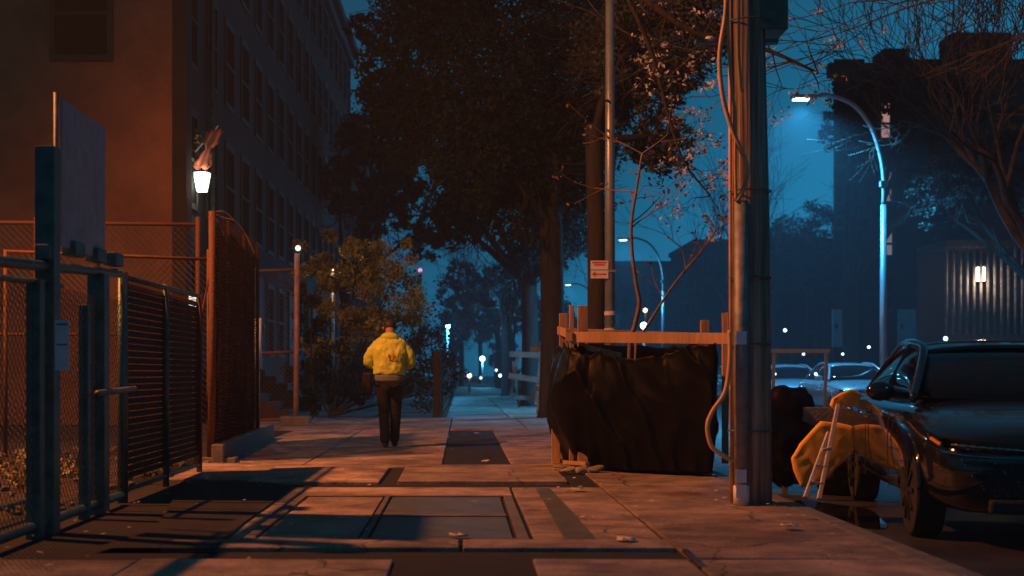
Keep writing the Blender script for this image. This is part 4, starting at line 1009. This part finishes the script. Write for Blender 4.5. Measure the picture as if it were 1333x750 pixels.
# broken barricades behind the guard
def barricade(d,pts,label):
    g = thing('wooden_barricade', label, 'barricade', at(690,510,d), 'weathered barricades stacked behind the tree guard')
    for i,(a,b,c,e,w) in enumerate(pts):
        bm = nb(); p = at(a,b,d+.1*i); q = at(c,e,d+.1*i); p.z = max(p.z,0); q.z = max(q.z,0.02); beam(bm,p,q,w,w*.5,(0,1,0)); kid('board' if abs(b-e) < 20 else 'leg', bm, M_owood, g)
barricade(40,((663,461,718,463,.16),(662,489,716,497,.16),(664,520,676,455,.10),(698,527,706,440,.10),(668,517,712,520,.12),(676,530,668,470,.08)),'weathered wooden barricade with two boards behind the tree guard')
barricade(34,((690,455,735,452,.12),(694,505,722,510,.12),(700,540,712,450,.09),(716,520,724,450,.09)),'second darker barricade leaning nearer the tree guard')

# ------------------------------------------------------------------ person
def skinned(name, chain_pts, edges, m, parent, sub=2, root=0):
    me = bpy.data.meshes.new(name); me.from_pydata([Vector(p[:3]) for p in chain_pts], edges, []); me.materials.append(m)
    o = bpy.data.objects.new(name, me); C.objects.link(o); o.parent = parent
    sk = o.modifiers.new('k','SKIN'); sk.use_smooth_shade = True
    for i,v in enumerate(me.skin_vertices[0].data):
        r_ = chain_pts[i][3]; v.radius = r_ if isinstance(r_,tuple) else (r_,r_); v.use_root = (i == root)
    s_ = o.modifiers.new('s','SUBSURF'); s_.levels = sub; s_.render_levels = sub
    return o
fp = gr(507,583)
g = thing('person', 'person in a yellow jacket and black trousers walking away with head bowed', 'person', (fp.x,fp.y,.0))
# local: +y away from camera (walking direction)
V = [(0,0,.93,(.145,.11)),(0,.0,1.12,(.13,.095)),(0,.01,1.30,(.16,.11)),(0,.03,1.43,(.12,.09)),(.0,.07,1.53,(.058,.058)),(0,.13,1.58,(.07,.08)),(0,.18,1.65,(.07,.085)),(0,.20,1.70,(.05,.06)),
     (-.20,.02,1.40,.062),(-.285,.0,1.16,.048),(-.20,.22,1.13,.036),(-.10,.33,1.20,.028),
     (.20,.02,1.40,.062),(.285,.0,1.16,.048),(.20,.22,1.13,.036),(.10,.33,1.20,.028),
     (-.09,0,.86,(.095,.1)),(-.07,.06,.48,(.062,.065)),(-.05,-.08,.09,(.04,.045)),(-.05,.06,.04,(.035,.03)),
     (.09,0,.86,(.095,.1)),(.08,.10,.48,(.062,.065)),(.06,.14,.09,(.04,.045)),(.06,.28,.04,(.035,.03))]
E = [(0,1),(1,2),(2,3),(3,4),(4,5),(5,6),(6,7),(3,8),(8,9),(9,10),(10,11),(3,12),(12,13),(13,14),(14,15),(0,16),(16,17),(17,18),(18,19),(0,20),(20,21),(21,22),(22,23)]
# fingers
for sx,w in ((-1,11),(1,15)):
    for k in range(4):
        b = len(V); bx = sx*(.10-.018*k); V += [(bx-sx*.02,.36,1.215+.012*k,.010),(bx-sx*.035,.395,1.235+.012*k,.009),(bx-sx*.045,.405,1.26+.010*k,.008)]; E += [(w,b),(b,b+1),(b+1,b+2)]
    b = len(V); V += [(sx*.075,.33,1.235,.011),(sx*.055,.35,1.27,.009)]; E += [(w,b),(b,b+1)]
body = skinned('body', V, E, M_skin, g)
JV = [(0,0,1.28,(.17,.12)),(0,.02,1.40,(.16,.12)),
      (-.195,.01,1.39,(.078,.085)),(-.27,-.01,1.27,(.07,.078)),(-.30,.0,1.14,(.068,.072)),(-.22,.18,1.11,.06),(-.14,.27,1.16,.048),
      (.195,.01,1.39,(.078,.085)),(.27,-.01,1.27,(.07,.078)),(.30,.0,1.14,(.068,.072)),(.22,.18,1.11,.06),(.14,.27,1.16,.048)]
JE = [(0,1),(1,2),(2,3),(3,4),(4,5),(5,6),(1,7),(7,8),(8,9),(9,10),(10,11)]
slv = skinned('sleeves', JV, JE, M_jacket, g, 3)
def ringloft(name, prof, m, sub=2, n=28):
    bm = nb(); rings = []
    for z,a,b,cy in prof:
        rings.append([bm.verts.new((a*math.copysign(abs(math.cos(t))**.8,math.cos(t)), cy+b*math.copysign(abs(math.sin(t))**.85,math.sin(t)), z)) for t in [6.28318*k/n for k in range(n)]])
    for A,B in zip(rings,rings[1:]):
        for k in range(n): bm.faces.new((A[k],A[(k+1)%n],B[(k+1)%n],B[k]))
    bm.faces.new(rings[0]); bm.faces.new(rings[-1]); o = obj(name,bm,m,smooth=True,sub=sub); o.parent = g; return o
jk = ringloft('jacket',[(.985,.19,.135,-.01),(1.0,.215,.155,-.01),(1.03,.222,.16,-.012),(1.1,.218,.155,-.015),(1.18,.222,.152,-.02),(1.26,.235,.15,-.02),(1.34,.25,.145,-.01),(1.41,.245,.135,.01),(1.46,.20,.12,.03),(1.50,.13,.10,.05),(1.525,.09,.085,.065),(1.53,.07,.07,.07)],M_jacket)
tx = bpy.data.textures.new('wrinkles','CLOUDS'); tx.noise_scale = .075; tx.noise_depth = 3
dm = jk.modifiers.new('d','DISPLACE'); dm.texture = tx; dm.strength = .045; dm.mid_level = .5
dm = slv.modifiers.new('d','DISPLACE'); dm.texture = tx; dm.strength = .035; dm.mid_level = .5
ringloft('jacket_hem',[(.895,.18,.135,-.01),(.9,.195,.145,-.01),(.93,.20,.15,-.01),(.98,.208,.152,-.01),(.995,.2,.145,-.01)],M_hem,1)
bm = nb(); ball(bm,(0,-.03,1.50),.12,3,(1.0,.5,.55)); o = obj('hood', bm, M_jacket, smooth=True); o.parent = g
bm = nb(); 
for k in range(5): x_ = .0+k*.036; beam(bm,(x_,-.186,1.215),(x_+(.012 if k%2 else -.006),-.186,1.275),.008,.012,(0,1,0))
beam(bm,(-.01,-.187,1.195),(.16,-.187,1.2),.006,.01,(0,1,0)); o = obj('back_print', bm, mat('faded_print',(.55,.26,.05),.8)); o.parent = g
TV = [(0,0,.93,(.155,.125)),(-.09,0,.84,(.105,.11)),(-.075,.05,.48,(.078,.082)),(-.055,-.07,.045,(.062,.07)),(.09,0,.84,(.105,.11)),(.08,.09,.48,(.078,.082)),(.06,.13,.045,(.062,.07))]
skinned('trousers', TV, [(0,1),(1,2),(2,3),(0,4),(4,5),(5,6)], M_trous, g, 2)
for (x_,y_) in ((-.055,-.05),(.06,.16)):
    skinned('shoe', [(x_,y_-.05,.055,(.045,.05)),(x_,y_+.06,.05,(.05,.045)),(x_,y_+.17,.035,(.045,.03))], [(0,1),(1,2)], mat('dark_shoe',(.05,.05,.06),.6), g, 2)
bm = nb(); ball(bm,(0,.17,1.655),.098,3,(.86,1.0,1.0))
for v in bm.verts: v.co *= 1; v.co += (v.co-Vector((0,.17,1.655))).normalized()*.01*noise.noise(v.co*20)
o = obj('hair', bm, M_hair, smooth=True); o.parent = g
for sx in (-1,1):
    bm = nb(); ball(bm,(sx*.088,.17,1.625),.03,2,(.4,.7,1)); o = obj('ear', bm, M_skin, smooth=True); o.parent = g
# sling bag at left hip
bm = nb(); box(bm,(-.36,-.10,.72),(-.24,.06,1.02)); o = obj('shoulder_bag', bm, M_trous, bevel=.03); o.location = (fp.x,fp.y,0)
tag(o,'small dark bag hanging at the left side of the walking person','bag')

# ------------------------------------------------------------------ off-frame sodium floodlight over the lot
LA = Vector((-8.6,11.5,9.8))
g = thing('sodium_floodlight', 'tall orange sodium floodlight standing in the empty lot at left', 'floodlight', (LA.x-.6,LA.y,0))
bm = nb(); tube(bm,[(LA.x-.6,LA.y,0),(LA.x-.6,LA.y,LA.z+.5)],.09,10); kid('pole', bm, M_lpaint, g)
bm = nb(); box(bm,LA+Vector((-.65,-.2,.25)),LA+Vector((.25,.2,.45))); kid('housing', bm, M_lpaint, g)
sp_ = light('SPOT','sodium_light',LA,10500,(1.0,.28,.07),shadow_soft_size=.14,spot_size=R(122),spot_blend=.9)
sp_.rotation_euler = (Vector((.6,17.0,1.0))-LA).to_track_quat('-Z','Y').to_euler()
HAZE = .0018
bm = nb(); box(bm,(-60,-30,-1.16),(90,185,30)); hz = struct('haze', bm, mat('haze',(1,1,1)), 'stuff')
m = MATS['haze']; nt = m.node_tree; nt.nodes.clear()
vo = nt.nodes.new('ShaderNodeVolumePrincipled'); vo.inputs['Color'].default_value = (.72,.86,1,1); vo.inputs['Density'].default_value = HAZE; vo.inputs['Anisotropy'].default_value = .1
ou = nt.nodes.new('ShaderNodeOutputMaterial'); nt.links.new(vo.outputs[0], ou.inputs['Volume'])

# ------------------------------------------------------------------ world, moon-weak sun, camera
w = bpy.data.worlds.new('World'); S.world = w; w.use_nodes = True
nt = w.node_tree; bg = nt.nodes['Background']
sk = nt.nodes.new('ShaderNodeTexSky'); sk.sky_type = 'NISHITA'; sk.sun_disc = False; sk.sun_elevation = R(5); sk.sun_rotation = R(30)
bw = nt.nodes.new('ShaderNodeRGBToBW'); nt.links.new(sk.outputs[0], bw.inputs[0])
mx = nt.nodes.new('ShaderNodeMix'); mx.data_type = 'RGBA'; mx.blend_type = 'MULTIPLY'; mx.inputs[0].default_value = 1
mx.inputs[7].default_value = (.012,.31,.62,1); nt.links.new(bw.outputs[0], mx.inputs[6])
ad = nt.nodes.new('ShaderNodeMix'); ad.data_type = 'RGBA'; ad.blend_type = 'ADD'; ad.inputs[0].default_value = 1
ad.inputs[7].default_value = (.035,.44,.66,1); nt.links.new(mx.outputs[2], ad.inputs[6]); nt.links.new(ad.outputs[2], bg.inputs[0])
bg.inputs[1].default_value = .06
s = light('SUN','moonlight',(0,0,40),.02,(.5,.75,1.0),angle=R(.5)); s.rotation_euler = (R(-86),0,R(-15))
cam = bpy.data.cameras.new('camera'); co = bpy.data.objects.new('camera', cam); C.objects.link(co); S.camera = co
co.location = (0,0,H0); co.rotation_euler = (R(90),0,0)
cam.sensor_width = 36; cam.lens = F/1333*36; cam.shift_x = (666.5-VX)/1333; cam.shift_y = (VY-375)/1333
cam.clip_end = 2000; cam.clip_start = .05
cam.dof.use_dof = True; cam.dof.focus_distance = 15; cam.dof.aperture_fstop = 2.2
S.view_settings.view_transform = 'Standard'; S.view_settings.look = 'None'; S.view_settings.exposure = -.22; S.view_settings.gamma = 1
S.cycles.use_denoising = True; S.cycles.volume_bounces = 0; S.cycles.max_bounces = 5; S.cycles.transparent_max_bounces = 16
S.cycles.sample_clamp_indirect = 4; S.cycles.use_light_tree = True
